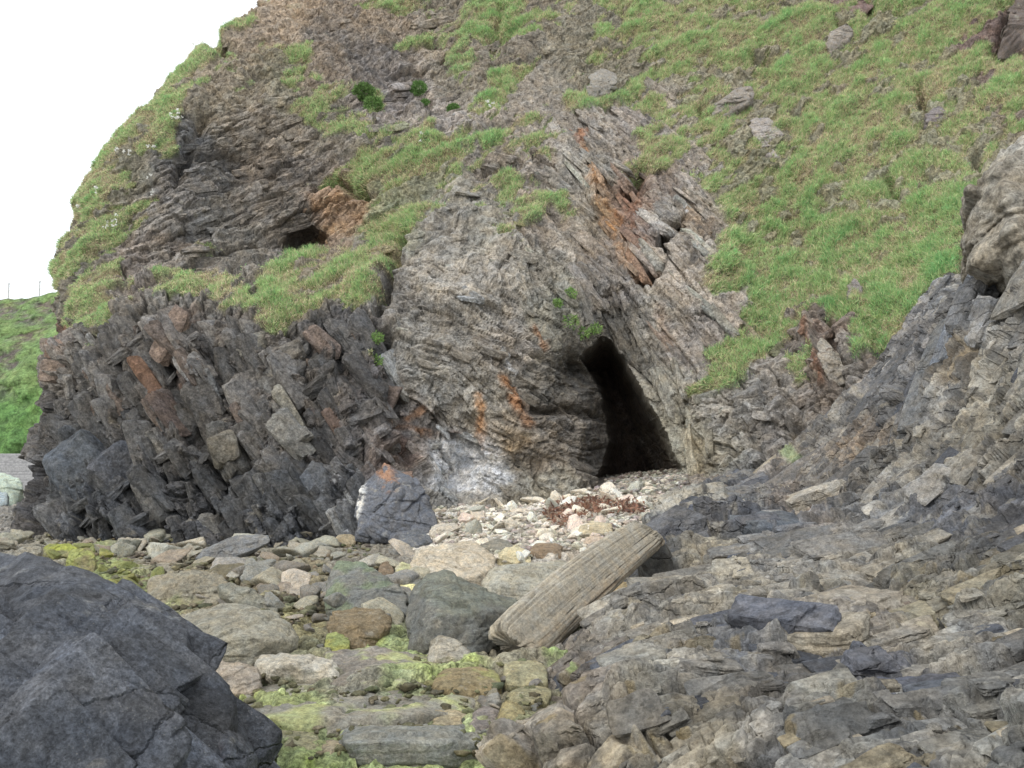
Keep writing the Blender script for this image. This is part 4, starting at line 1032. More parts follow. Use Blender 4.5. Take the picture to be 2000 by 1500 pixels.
R("boulder", "low tan block lying on the right end of the broad flat slab", "boulder", [(835,1400),(842,1386),(880,1382),(914,1396),(916,1424),(880,1428),(840,1422)], (148,136,112), .4, seed=32)
R("boulder", "long low grey-green stone resting between the olive boulder and the shelf", "boulder", [(985,1362),(1000,1344),(1050,1336),(1080,1350),(1070,1372),(1010,1378)], (132,126,100), .4, seed=33, sharp=20, facet=.35)
R("boulder", "light grey wedge with a sharp crest in front of the big dark boulder", "boulder", [(832,1288),(838,1262),(856,1241),(882,1246),(915,1272),(926,1282),(918,1294),(868,1298),(840,1297)], (150,144,132), .45, seed=34, sharp=44, inner=[(870,1280,-.02),(856,1246,.25)])
R("boulder", "big dark grey angular boulder under the log with a sharp ridge and sloping top", "boulder", [(786,1215),(800,1165),(830,1120),(860,1118),(900,1130),(960,1160),(1014,1184),(1010,1205),(960,1240),(930,1275),(860,1284),(800,1270)], (104,104,100), 1.1,
  inner=[(905,1196,.1),(840,1200,.0),(820,1260,0),(920,1262,.05),(935,1200,.15)], seed=35, level=6, sharp=44, chips=5, rough=.03, moss=('top', .25), mossc=(112,120,92), base=1276)
R("boulder", "pale buff flat-topped slab below the cave beach behind the big dark boulder", "slab", [(800,1092),(820,1070),(870,1060),(920,1062),(966,1090),(968,1110),(940,1138),(900,1142),(850,1126),(815,1136)], (164,154,138), 1.1, seed=36, level=6, rough=.03, inner=[(860,1120,.1),(935,1125,.0)])
R("boulder", "wide pale grey slab half hidden behind the middle of the log", "slab", [(946,1140),(965,1112),(1010,1100),(1100,1094),(1130,1110),(1120,1160),(1050,1185),(990,1172),(950,1160)], (144,140,128), 1.2, seed=37, level=6, rough=.03)
R("boulder", "round brown stone supporting the upper half of the log", "boulder", [(1188,1160),(1196,1142),(1220,1134),(1246,1138),(1250,1160),(1235,1176),(1200,1176)], (142,126,98), .5, seed=38, sharp=20, facet=.35)
R("boulder", "flat pinkish stone under the log beside the shelf", "boulder", [(1135,1205),(1155,1172),(1200,1164),(1228,1178),(1215,1205),(1160,1218)], (158,140,118), .6, seed=39)
R("boulder", "dark grey wedge of rock on the pale beach left of the yellow-stained stone", "boulder", [(922,1078),(945,1060),(975,1050),(1000,1062),(998,1080),(960,1086)], (122,118,108), .6, seed=40)
R("boulder", "chocolate-brown block on the pale beach behind the log", "boulder", [(1033,1078),(1045,1062),(1080,1060),(1098,1068),(1096,1088),(1060,1092)], (126,110,92), .5, seed=41)
R("boulder", "cream and yellow encrusted stone beside the chocolate-brown block", "boulder", [(972,1088),(985,1070),(1010,1064),(1036,1082),(1035,1098),(1000,1100)], (176,166,138), .5, seed=42, rough=.06)
R("boulder", "upright stone with a white top and lime moss left of the pale buff slab", "boulder", [(768,1136),(772,1110),(785,1096),(804,1102),(814,1130),(806,1142),(780,1142)], (168,162,140), .4, seed=43, moss=('top', .7), mossc=(172,172,128))
R("boulder", "white and yellow crusted flat stone wedged below the lime-mossed upright stone", "boulder", [(756,1150),(770,1142),(810,1142),(814,1156),(790,1162),(764,1158)], (206,196,146), .3, seed=44)
R("boulder", "dark brown rounded stone beside the upright lime-mossed stone", "boulder", [(736,1126),(742,1102),(756,1096),(770,1112),(768,1132),(748,1136)], (112,98,82), .4, seed=45)
R("boulder", "large dark grey block with a green-stained top in the middle of the beach", "boulder", [(636,1180),(642,1120),(660,1096),(710,1100),(770,1140),(800,1168),(790,1200),(720,1204),(650,1200)], (108,108,104), 1.1, seed=46, level=6, moss=('patch', .30), mossc=(110,124,92), rough=.04, base=1205)
R("boulder", "brown layered block with a dark hollow below it left of the big dark boulder", "boulder", [(640,1225),(650,1196),(690,1186),(740,1190),(764,1206),(760,1234),(730,1250),(690,1262),(655,1255)], (116,104,84), .7, seed=47, bed=.025, bed_f=10, level=6)
R("boulder", "small lime-green mossed stone at the left foot of the brown layered block", "boulder", [(632,1262),(640,1240),(662,1234),(682,1246),(680,1266),(650,1272)], (142,142,84), .35, seed=48, moss=('top', .9), mossc=(142,150,98))
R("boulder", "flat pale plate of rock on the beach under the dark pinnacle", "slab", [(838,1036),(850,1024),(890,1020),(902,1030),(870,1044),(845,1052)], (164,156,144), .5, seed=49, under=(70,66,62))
R("boulder", "smooth cream boulder beside the top of the log", "boulder", [(1126,1046),(1132,1026),(1165,1018),(1198,1022),(1198,1040),(1160,1052)], (168,156,132), .5, seed=50, sharp=20, facet=.35)
R("boulder", "pinkish buff cobble just below the smooth cream boulder", "boulder", [(1138,1062),(1145,1048),(1172,1045),(1188,1054),(1180,1068),(1150,1070)], (164,148,132), .4, seed=51, sharp=20, facet=.35)
R("boulder", "white pointed stone at the foot of the dark pinnacle", "boulder", [(602,1032),(612,1024),(622,1020),(636,1030),(634,1038),(606,1038)], (196,188,172), .35, seed=52)
R("boulder", "brown rounded stone by the white streaks at the pinnacle's foot", "boulder", [(646,1062),(660,1044),(685,1042),(698,1052),(694,1062),(668,1068)], (146,134,112), .4, seed=53, sharp=20, facet=.35)
R("boulder", "bluish slab fallen against the foot of the left buttress", "boulder", [(380,1090),(400,1070),(470,1045),(525,1040),(530,1056),(480,1078),(430,1094),(390,1096)], (108,108,108), .7, seed=54, level=6, bed=.02)
R("boulder", "low dark knob of rock at the right foot of the pinnacle", "boulder", [(770,1064),(785,1042),(812,1030),(838,1042),(846,1058),(810,1070)], (92,94,98), .6, seed=55)

# dark pinnacle at the seaward corner of the buttress
ob, P, F, N, Q, size = R("pinnacle_rock", "pointed dark rock pinnacle with an orange cap and white droppings at the cliff foot", "rock", [(688,1052),(694,1000),(704,960),(730,925),(752,905),(775,925),(805,935),(828,960),(844,990),(852,1020),(838,1048),(780,1058),(720,1060)],
  (92,94,100), 1.8, inner=[(760,1000,.1),(770,950,.45),(725,1010,.15),(800,1010,.3),(790,1050,.0)], Y=16.9, seed=61, level=7, rough=.04, cracks=.03, lean=.6, facet=1.5)
me = ob.data
uu, vv = proj(P)
col = np.empty(len(P) * 4, np.float32); me.attributes["tint"].data.foreach_get("color", col); col = col.reshape(-1, 4)
nn = fbm(P, 5, 3, 5)
m = (smooth(segdist(uu + 14 * nn, vv, [(752,910),(762,945)]), 24, 4) * smooth(nn, -.5, .1))[:, None] * .8; col[:, :3] = col[:, :3] * (1 - m) + lin((172,130,100)) * m
m = (smooth(segdist(uu + 8 * nn, vv, [(706,950),(698,990),(682,1035)]), 16, 5) * smooth(nn, -.15, .15))[:, None] * .9; col[:, :3] = col[:, :3] * (1 - m) + lin((226,224,220)) * m
me.attributes["tint"].data.foreach_set("color", col.ravel())

# overhanging layered rock at the right edge
R("overhanging_rock", "layered grey rock with a whitened top overhanging a dark hollow on the shelf", "rock", [(1874,510),(1880,462),(1905,410),(1932,368),(1934,318),(1955,285),(2000,262),(2100,235),(2250,230),(2280,600),(2100,600),(1990,575),(1950,545),(1900,535)],
  (138,132,122), 3.2, facet=1.6, chips=10, mat=M_CLIFF, inner=[(1960,420,-.4),(1950,330,.2),(2000,520,-.6),(1910,500,.0)], Y=11.0, seed=63, level=7, rough=.05, bed=.03, bed_dir=(-.45, .2, .85), bed_f=12, lean=.35, sharp=44, cracks=.02, sink=0.0, moss=('top', .5), mossc=(190,186,178))

# rocks bedded in the grass slope
def slope_rock(label, outline, col, thick=0.5, seed=1, **kw):
    o = np.array(outline, float)
    p, n = on_cliff(o[:, 0].mean(), o[:, 1].max())
    ob = R("embedded_rock", label, "rock", outline, col, thick, Y=p[1] + 0.22, lean=1.0, seed=seed, rough=.06, chips=14, facet=2.2, **kw)[0]
    return ob
slope_rock("rounded grey rock set in the grass high above the rust-streaked slab", [(1145,180),(1150,145),(1175,132),(1198,140),(1204,160),(1185,188),(1160,192)], (116,112,106), .8, 71, bed=.02)
slope_rock("ribbed grey rock face standing out of the middle of the grass slope", [(1462,240),(1475,228),(1505,228),(1525,255),(1528,305),(1500,308),(1475,285)], (132,126,122), .8, 72, bed=.03, bed_dir=(.8, 0, .45))
slope_rock("long grey rock bar in the upper grass slope left of the ribbed face", [(1390,225),(1395,205),(1440,170),(1472,165),(1475,185),(1430,215),(1405,235)], (118,112,106), .5, 73)
slope_rock("pale-faced rock with a dark left side near the top of the grass slope", [(1612,85),(1625,60),(1655,44),(1668,60),(1650,90),(1622,105)], (118,112,106), .5, 74)
slope_rock("dark purple-grey rock cut off by the top edge above the grass slope", [(1615,0),(1640,-30),(1710,-30),(1705,10),(1685,28),(1640,18)], (108,92,90), .8, 75)
slope_rock("small blocky grey rock in the lower grass above the shelf", [(1655,585),(1658,555),(1670,542),(1682,556),(1680,592),(1665,600)], (120,114,112), .4, 76)
slope_rock("dark knobbly rock among brown tufts in the upper right grass", [(1810,240),(1815,215),(1835,205),(1850,220),(1848,245),(1825,252)], (104,98,98), .6, 77)
slope_rock("dark red-brown outcrop at the upper right corner of the slope", [(1948,110),(1955,80),(1985,50),(1990,-20),(2080,-30),(2080,60),(2010,75),(1980,105)], (88,80,76), 1.2, 78)
slope_rock("grey slab standing beside the rusty rib under the grass", [(1592,670),(1605,655),(1628,680),(1650,720),(1650,750),(1628,758),(1608,720)], (130,124,116), .5, 79)

# ------------------------------------------------------------------ the dark foreground rock
def foreground_rock():
    A = [(-420,1120,5.0),(-200,1085,4.9),(-60,1083,4.8),(92,1086,4.6),(150,1120,4.6),(250,1192,4.5),(300,1228,4.45),(350,1218,4.5),(392,1290,4.4),(408,1400,4.2),(400,1520,4.0),(380,1680,3.9),
         (95,1165,4.25),(60,1300,3.85),(-100,1250,4.1),(200,1330,3.8),(330,1330,3.95),(250,1480,3.45),(50,1560,3.2),(-250,1560,3.4),(200,1700,3.3),(-300,1720,3.4),(60,1760,3.2),(-450,1500,4.0)]
    pts = [unproj(*p) for p in A]
    pts += [np.array([p[0] * (p[1] + 1.2) / p[1] - .35, p[1] + 1.2, p[2] - .55]) for p in pts[:12]]
    P, F, N, Q, size = rock_shape(pts, level=7, sharp=60, chips=0, rough=.012, bed=.003, bed_dir=(.55, .1, .8), bed_f=13, seed=81, cracks=.0, facet=.25)
    B = [(370,1440,4.15),(395,1400,4.25),(432,1400,4.3),(468,1410,4.25),(492,1445,4.2),(508,1495,4.1),(515,1600,4.0),(500,1720,3.9),(370,1720,3.8),(430,1440,3.95),(470,1500,3.85),(420,1560,3.65),(350,1560,3.7)]
    pb = [unproj(*p) for p in B]; pb += [np.array([p[0] * (p[1] + .8) / p[1] - .2, p[1] + .8, p[2] - .35]) for p in pb[:9]]
    P2, F2, N2, Q2, s2 = rock_shape(pb, level=6, sharp=60, chips=0, rough=.012, seed=82, facet=.3)
    Pa = np.concatenate([P, P2]); Fa = np.concatenate([F, F2 + len(P)]); Na = np.concatenate([N, N2])
    u, v = proj(Pa)
    n1, n2 = fbm(Pa, 6, 4, 83), fbm(Pa, 6, 4, 84)
    n3 = fbm(Pa, 18, 3, 85)
    u2, v2 = u + 12 * n1, v + 12 * n2
    dd = 0.007 * n1 + 0.004 * ridged(Pa, 14, 3, 86) + 0.003 * n3
    # flakes and joints running down to the right
    fl, fr = blocks(Pa[:, 0] + 0.008 * n1, Pa[:, 2] + 0.008 * n2, -35, 0.50, 0.17, 87, 1.0, .35, .04)
    fl2, fr2 = blocks(Pa[:, 0] + 0.006 * n1, Pa[:, 2] + 0.006 * n2, -32, 0.20, 0.065, 88, 1.0, .35, .06)
    lower = smooth(sdpoly(u2, v2, [(-500,1230),(60,1250),(140,1230),(280,1320),(400,1500),(380,1900),(-500,1900)]), -20, 30)
    fl3, _ = blocks(Pa[:, 0], Pa[:, 2] + .4 * Pa[:, 1], -50, 0.09, 0.04, 89, 1.0, .3, .08)
    dd = dd + (0.028 + 0.05 * lower) * fl + (0.012 + 0.02 * lower) * fl2 + (0.003 + 0.006 * lower) * fl3
    for pts_, wd, dp in [([(260,1310),(300,1350),(350,1385),(390,1430),(430,1480),(470,1520)],14,-.07),([(60,1210),(100,1235),(180,1270),(260,1310)],10,-.04),([(-40,1310),(60,1330),(110,1370),(150,1400),(190,1450),(250,1500)],10,-.07),
                         ([(60,1230),(75,1250)],20,-.05),([(320,1300),(365,1310)],8,-.05),([(345,1235),(345,1290)],12,.03),([(200,1400),(235,1370)],22,.05),([(-40,1440),(50,1455),(130,1500)],9,-.05),([(30,1190),(70,1300)],60,.03)]:
        dd = dd + dp * np.exp(-(segdist(u2, v2, pts_) / wd) ** 2)
    Pa = Pa + Na * dd[:, None]
    t = np.repeat(lin((88, 91, 98))[None], len(Pa), 0) * (0.7 + 0.35 * fr + 0.25 * fr2 + 0.3 * n1)[:, None]
    for pts_, wd, c, s in [([(260,1310),(300,1350),(350,1385),(390,1430),(430,1490)],12,(72,54,50),.75),([(130,1240),(200,1290),(240,1320)],9,(92,82,74),.5),([(80,1420),(110,1435)],14,(120,102,84),.5),([(150,1400),(200,1460),(250,1500)],7,(104,90,74),.6),([(90,1450),(180,1430)],8,(186,178,164),.5)]:
        m = (s * smooth(segdist(u2, v2, pts_), wd * 1.3, wd * .4))[:, None]
        t = t * (1 - m) + lin(c) * m
    sp = (smooth(n3 + .3 * n1, .48, .6) * .6)[:, None]
    t = t * (1 - sp) + lin((150, 148, 144)) * sp
    r = np.random.default_rng(83)
    w = lower * (Na[:, 1] < .2) * (u > -80) * (v < 1560) + .12 * (Na[:, 1] < .2) * (u > -80) * (v < 1560) * (v > 1200)
    pk = r.choice(len(Pa), 170, p=w / w.sum())
    an = np.radians(r.normal(-36, 7, 170))
    T = np.stack([np.cos(an), r.normal(scale=.1, size=170) - .1, np.sin(an)], -1)
    Bn = np.stack([-np.sin(an) * .8, -.7 + r.normal(scale=.15, size=170), np.cos(an)], -1)
    ln = .10 + .55 * r.uniform(size=170) ** 2.2
    dm = np.stack([ln, ln * r.uniform(.35, .7, 170), ln * r.uniform(.12, .26, 170)], -1)
    cen = Pa[pk] - Na[pk] * (dm[:, 1:2] * .22 + .01)
    C_ = t[pk] * r.uniform(.75, 1.25, (170, 1))
    for pu, pv, L_, w_, th_, a_, dy in [(170,1250,.62,.30,.16,-36,0),(300,1300,.36,.22,.16,-50,0),(60,1300,.50,.26,.14,-26,0),(225,1400,.62,.30,.17,-40,0),(70,1410,.55,.26,.13,-30,0),(150,1490,.55,.28,.14,-36,0),(330,1420,.42,.30,.18,-48,0),(20,1220,.40,.2,.1,-15,0),(130,1330,.45,.2,.12,-34,0)]:
        q = np.argmin((u - pu) ** 2 + (v - pv) ** 2 + np.where(Na[:, 1] < .3, 0, 1e7)); a_ = math.radians(a_)
        n_ = Na[q]; t_ = np.array([math.cos(a_), 0, math.sin(a_)]); t_ = t_ - n_ * (t_ @ n_); t_ /= np.linalg.norm(t_)
        cen = np.vstack([cen, Pa[q] - n_ * (th_ * .38)]); T = np.vstack([T, t_]); Bn = np.vstack([Bn, n_]); dm = np.vstack([dm, [L_, w_, th_]]); C_ = np.vstack([C_, lin((88, 91, 98)) * r.uniform(.85, 1.2)])
    V3, F3, C3 = bedrock_slabs(cen, T, Bn, dm, C_, [4] * 170 + [6] * 9, r)
    Fa = np.concatenate([Fa, F3 + len(Pa)]); Pa = np.concatenate([Pa, V3]); t = np.concatenate([t, C3])
    o = make_mesh("foreground_boulder", Pa, Fa, M_WETROCK, t, True, (-1.6, 4.4, 0))
    tag(o, "huge blue-black boulder with cracked flaky sides filling the lower left corner", "boulder")
foreground_rock()

# ------------------------------------------------------------------ the log leaning on the shelf
def driftwood():
    yb = on_ground(1000, 1285)
    a = unproj(1002, 1264, yb + 0.15); b = unproj(1268, 1040, yb + 2.0)
    ax = b - a; Ln = np.linalg.norm(ax); ax /= Ln
    view = (a + b) / 2 - EYE; view /= np.linalg.norm(view)
    side = np.cross(ax, view); side /= np.linalg.norm(side)
    if side[2] < 0: side = -side
    fr = np.cross(side, ax); fr = fr if fr @ view < 0 else -fr
    n, m = 460, 220
    s = np.linspace(0, 1, n)[:, None]; ph = np.linspace(0, 2 * np.pi, m, endpoint=False)[None]
    # squared-off cross section, wider at the lower end
    hw = np.interp(s, [0, .02, .10, .5, .9, .97, 1], [.19, .24, .255, .235, .20, .165, .10])
    hd = np.interp(s, [0, .08, .5, .95, 1], [.12, .17, .18, .16, .08])
    cs, sn = np.cos(ph), np.sin(ph)
    r = (np.abs(cs) ** 5.0 + np.abs(sn) ** 5.0) ** (-1 / 5.0)
    G = np.stack([s * 1.6 + 0 * ph, cs * 2.4 + 0 * s, sn * 2.4 + 0 * s], -1)
    wob = fbm(G, 1.0, 3, 91)
    G2 = np.stack([s * 1.3 + 0 * ph, cs * 6 + .25 * wob, sn * 6 + .25 * wob], -1)
    gr = 0.5 * ridged(G2, 1.0, 4, 92) + 0.5 * ridged(G2 * np.array([1.3, 2.6, 2.6]), 1.0, 3, 96); gr2 = fbm(G2 * np.array([2.2, 3, 3]), 1.0, 3, 93)
    groove = np.exp(-(np.abs(perlin(G2[..., 0] * .4, G2[..., 1] * .6, G2[..., 2] * .6, 95)) / .05) ** 2)
    gr = gr * (.55 + .6 * smooth(wob, -.5, .5))
    rad = 1 + .04 * gr + .03 * gr2 + .05 * wob - .13 * groove * smooth(fbm(G, 2.2, 2, 99), -.25, .2)
    for ks, kp, kr in ((.34, 4.2, .03), (.62, 4.9, .022), (.78, 3.9, .02)):
        kd = np.hypot((s - kp * 0 - ks) * Ln, (np.angle(np.exp(1j * (ph - kp)))) * .22)
        rad = rad + .22 * np.exp(-(kd / (kr * 2.2)) ** 2) - .35 * np.exp(-(kd / kr) ** 2)
    rad = rad + (s > .93) * .25 * fbm(G, 5, 3, 98)
    o1, o2 = .93 * hw * cs * r * rad, .75 * hd * sn * r * rad
    along = s * Ln + .10 * np.where(s < .5, 1, -1) * 0
    end = np.where(s < .03, .05, 0) * fbm(G, 4, 2, 97)
    skew = -0.16 * (o1 / .25) * np.clip(1 - s * 5, 0, 1) * .6 - .12 * (o1 / .2) * np.clip(s * 5 - 4, 0, 1)
    C = a + ax * (along + skew + end)[..., None]
    bend = .03 * np.sin(s * np.pi)[..., None]
    Pp = C + side * (o1[..., None] + bend) + fr * o2[..., None]
    Vv = Pp.reshape(-1, 3)
    i = np.arange(n * m).reshape(n, m); j = np.roll(i, -1, 1)
    F = np.stack([i[:-1], j[:-1], j[1:], i[1:]], -1).reshape(-1, 4)
    caps = np.array([Pp[0].mean(0) + ax * .02, Pp[-1].mean(0) - ax * .01])
    base_c = lin((150, 143, 130))
    col = base_c * (0.80 + .26 * gr[..., None] + .16 * gr2[..., None] - .75 * groove[..., None] * smooth(gr2, -.4, .1)[..., None])
    up = smooth(o1 / .2, .1, .9)[..., None] * .35
    bleach = up * smooth(wob + gr2, -.3, .3)[..., None]
    col = col * (1 - bleach) + lin((182, 174, 158)) * bleach
    brown_shade = smooth(-o1 / .2, .0, .8)[..., None] * .4 * smooth(gr2, -.2, .3)[..., None]  # brown lower side, deepened with painted shade
    col = col * (1 - brown_shade) + lin((128, 106, 80)) * brown_shade
    Vv = np.concatenate([Vv, caps]); col = np.concatenate([col.reshape(-1, 3), np.repeat(base_c[None] * .8, 2, 0)])
    t0 = np.stack([np.full(m, n * m), j[0], i[0], i[0]], -1); t1_ = np.stack([np.full(m, n * m + 1), i[-1], j[-1], j[-1]], -1)
    me_faces = np.concatenate([F[:, [0, 1, 2]], F[:, [0, 2, 3]], t0[:, :3], t1_[:, :3]])
    o = make_mesh("driftwood_log", Vv, me_faces, M_LOG, col, True, tuple(a - np.array([0, 0, .25])))
    tag(o, "long bleached grey log with deep grain leaning from the beach up against the shelf", "log")
driftwood()

# ------------------------------------------------------------------ cobbles: one of each kind, then copies
PROTO = []
for k in range(10):
    r = np.random.default_rng(500 + k)
    pts = r.normal(size=(11, 3)); pts /= np.linalg.norm(pts, axis=1, keepdims=True)
    pts *= np.array([0.55, r.uniform(.32, .48), r.uniform(.16, .34)]) * r.uniform(.85, 1.1, (11, 1))
    PROTO.append(rock_shape(pts, level=4, sharp=r.uniform(24, 50), chips=3, rough=.02, seed=500 + k))
KINDS = [("pale", "pale buff stone among the loose stones on the beach below the cave", "pale stones below the cave", (204,195,182)),
         ("brown", "grey-brown stone among the rubble in front of the left buttress", "rubble below the buttress", (136,131,120)),
         ("mossy", "algae-coated yellow-green stone in the rubble beside the dark foreground rock", "algae-coated stones", (128,128,84)),
         ("grey", "grey stone lying between the larger boulders in the middle of the beach", "stones between the boulders", (142,138,129))]
MESHES = {}
for ki, (kn, lb, gp_, c) in enumerate(KINDS):
    for k, (P, F, N, Q, size) in enumerate(PROTO):
        rr = np.random.default_rng(ki * 50 + k)
        cc = np.array(c) * rr.uniform(.82, 1.14) + rr.normal(scale=1.5, size=3) + np.array([3, 0, -4]) * rr.uniform(-1, 1.3)
        t = rock_tint(P, N, Q, size, cc, 700 + ki * 20 + k, ('top', .9) if kn == "mossy" else None, (132, 136, 88))
        o = make_mesh("stone", P, F, M_ROCK, t, True)
        MESHES[kn, k] = o.data
        bpy.data.objects.remove(o)
REG = [("pale", [(850,962),(1000,985),(1170,960),(1330,940),(1290,1010),(1200,1060),(1120,1090),(980,1100),(840,1060)], 130, .14, .60),
       ("brown", [(0,1045),(640,1052),(700,1070),(640,1100),(330,1100),(100,1065),(0,1075)], 75, .22, .85),
       ("mossy", [(60,1068),(200,1075),(340,1130),(350,1200),(270,1190),(120,1100)], 36, .16, .5),
       ("grey", [(330,1100),(640,1100),(800,1070),(960,1150),(780,1250),(600,1190),(430,1200),(330,1180)], 60, .20, .75),
       ("grey", [(540,1200),(640,1200),(640,1300),(560,1300)], 10, .10, .25),
       ("grey", [(930,1340),(1060,1290),(1060,1440),(1000,1480),(930,1440)], 14, .07, .16)]
for kn, poly, cnt, s0, s1_ in REG:
    lb, gp_ = [(b, g) for a, b, g, _ in KINDS if a == kn][0]
    pu, pv = np.array(poly)[:, 0], np.array(poly)[:, 1]
    k = 0
    while k < cnt:
        u, v = rng.uniform(pu.min(), pu.max()), rng.uniform(pv.min(), pv.max())
        if not inpoly(np.array([u]), np.array([v]), poly)[0]: continue
        y = on_ground(u, v); p = unproj(u, v, y)
        s = s0 + (s1_ - s0) * rng.uniform() ** 1.7
        o = bpy.data.objects.new("stone", MESHES[kn, int(rng.integers(10))])
        o.location = (p[0], p[1], p[2] + s * .10)
        o.scale = (s, s * rng.uniform(.8, 1.2), s * rng.uniform(.7, 1.15))
        o.rotation_euler = (rng.normal(scale=.38), rng.normal(scale=.38), rng.uniform(0, 6.28))
        COL.objects.link(o); tag(o, lb, "stone", gp_)
        k += 1

# fine shingle nobody could count
def shingle():
    dirs, F = ico(2)
    Vs, Fs, Cs = [], [], []
    n = 0
    regs = [(r, c) for r, c in (([(850,955),(1000,980),(1340,925),(1300,1010),(1200,1060),(980,1100),(830,1060)], (198,189,176)), ([(0,1040),(700,1055),(800,1120),(560,1230),(330,1190),(100,1070)], (124,118,98)),
            ([(1180,930),(1340,905),(1345,960),(1190,965)], (164,158,148)), ([(420,1280),(1060,1290),(1050,1480),(520,1490)], (126,124,96)))]
    for (poly, c), cnt in zip(regs, (1900, 900, 800, 350)):
        pu, pv = np.array(poly)[:, 0], np.array(poly)[:, 1]
        us, vs = rng.uniform(pu.min(), pu.max(), cnt * 3), rng.uniform(pv.min(), pv.max(), cnt * 3)
        ok = inpoly(us, vs, poly); us, vs = us[ok][:cnt], vs[ok][:cnt]
        for u, v in zip(us, vs):
            y = on_ground(u, v); p = unproj(u, v, y)
            s = rng.uniform(.02, .06) * (1 if y > 9 else .6)
            q = dirs * s * rng.uniform(.6, 1.5, 3) * (1 + .22 * rng.normal(size=(len(dirs), 1)))
            q[:, 2] *= .6
            Vs.append(p + q + np.array([0, 0, s * .4])); Fs.append(F + n); n += len(dirs)
            Cs.append(np.repeat((lin(np.clip(np.array(c) * rng.uniform(.74, 1.14) + rng.normal(scale=3, size=3), 10, 250)))[None], len(dirs), 0))
    o = make_mesh("shingle", np.concatenate(Vs), np.concatenate(Fs), M_ROCK, np.concatenate(Cs), True)
    tag(o, "fine pale and brown shingle filling the gaps between the stones of the beach", "shingle", kind="stuff")
shingle()

# rust-red heap of dried seaweed below the cave
def seaweed():
    n = 1100
    poly = [(1060,1010),(1095,985),(1150,978),(1215,982),(1262,990),(1245,1010),(1180,1006),(1140,1012),(1120,1030),(1080,1030)]
    us, vs = rng.uniform(1060, 1262, n * 3), rng.uniform(978, 1030, n * 3)
    ok = inpoly(us, vs, poly); us, vs = us[ok][:n], vs[ok][:n]
    base = np.array([unproj(u, v, on_ground(u, v)) for u, v in zip(us, vs)])
    n = len(base)
    base[:, 2] += rng.uniform(.02, .10, n)
    C = lin(np.array([(146,110,92),(124,92,78),(160,126,106),(104,84,76),(160,142,124)]))[rng.integers(0, 5, n)]
    nr = np.tile(np.array([0, -.3, .6]), (n, 1)) + rng.normal(scale=.6, size=(n, 3))
    o = make_blades("seaweed_heap", base, nr, rng.uniform(.07, .18, n), rng.uniform(.02, .05, n), C, M_LEAF, droop=.9, up=-.05)
    tag(o, "rust-red heap of dried seaweed strewn on the pale stones below the cave mouth", "seaweed")
seaweed()

# ------------------------------------------------------------------ plants on the rock
def leafy(name, label, cat, u, v, rad, n, cols, leaf=.05, flat=.7, group=None):
    p, nr = on_cliff(u, v)
    d = rng.normal(size=(n, 3)); d /= np.linalg.norm(d, axis=1, keepdims=True)
    d[:, 1] = -np.abs(d[:, 1]) * flat
    b = d * rad * rng.uniform(.55, 1.0, (n, 1)) * np.array([1, .8, .85])
    C = lin(np.array(cols))[rng.integers(0, len(cols), n)] * rng.uniform(.7, 1.2, n)[:, None]
    o = make_blades(name, b, d, rng.uniform(.6, 1.4, n) * leaf * 2, rng.uniform(.5, 1., n) * leaf, C, M_LEAF, droop=.3, up=.3)
    o.location = p + nr * rad * .25
    tag(o, label, cat, group)
CUSH = [(86,118,64),(100,134,74),(112,146,84)]
leafy("cushion_plant", "round dark green cushion plant on bare rock in the upper gully, largest of the cluster", "plant", 822, 180, .30, 1500, CUSH, .03)
leafy("cushion_plant", "tiny green cushion plant touching the lower edge of the largest round cushion", "plant", 836, 200, .13, 500, CUSH, .03)
leafy("cushion_plant", "round green cushion plant lower right of the largest one in the upper gully", "plant", 890, 212, .22, 1100, CUSH, .03)
leafy("low_bush", "loose green bush on the brown ledge left of the gully's cushion plants", "bush", 712, 180, .36, 1100, [(96,128,70),(112,140,82),(84,108,60)], .045)
leafy("low_bush", "green tuft drooping below the loose bush left of the gully", "bush", 732, 205, .30, 800, [(96,128,70),(112,140,82)], .045)
for (u, v, r, lb) in [(1118,575,.16,"topmost small leafy plant on the grey rock above the cave"),(1092,592,.13,"small leafy plant growing alone on grey rock left of the others above the cave"),(1112,625,.22,"largest leafy plant hanging above the cave mouth"),
                      (1140,655,.2,"leafy plant hanging just over the left lip of the cave"),(1165,640,.16,"sparse green sprig on the rock over the cave's apex"),(738,668,.16,"small bright green tuft beside the dark cleft left of the fold"),
                      (736,705,.18,"yellow-green tuft on dark rock below the small cleft"),(1545,895,.25,"pale green sprig growing at the back of the shelf beside a dark crack")]:
    leafy("leafy_plant", lb, "plant", u, v, r, 170, [(128,160,92),(146,172,104),(108,142,80)], .032)

# white flowers dotted over the left slope
FL = [(232,300),(345,232),(350,228),(300,295),(255,300),(200,368),(195,372),(230,432),(228,440),(215,442),(295,350),(155,405),(360,40),(405,88),(296,372),(250,303),(305,297),(352,235),(960,205),(955,203),(820,275)]
fb = []
for u, v in FL:
    for _ in range(3):
        p, nr = on_cliff(u + rng.normal(scale=3), v + rng.normal(scale=3))
        fb.append(p + nr * .12)
fb = np.array(fb)
fl_o = make_blades("white_flowers", np.repeat(fb, 6, 0) + rng.normal(scale=.02, size=(len(fb) * 6, 3)), np.tile(np.array([0, -1, .3]), (len(fb) * 6, 1)), np.full(len(fb) * 6, .05), np.full(len(fb) * 6, .045),
                   np.tile(np.array([.8, .8, .76]), (len(fb) * 6, 1)), M_LEAF)
tag(fl_o, "scattered small white flowers on the grassy left shoulder of the cliff", "flowers", kind="stuff")

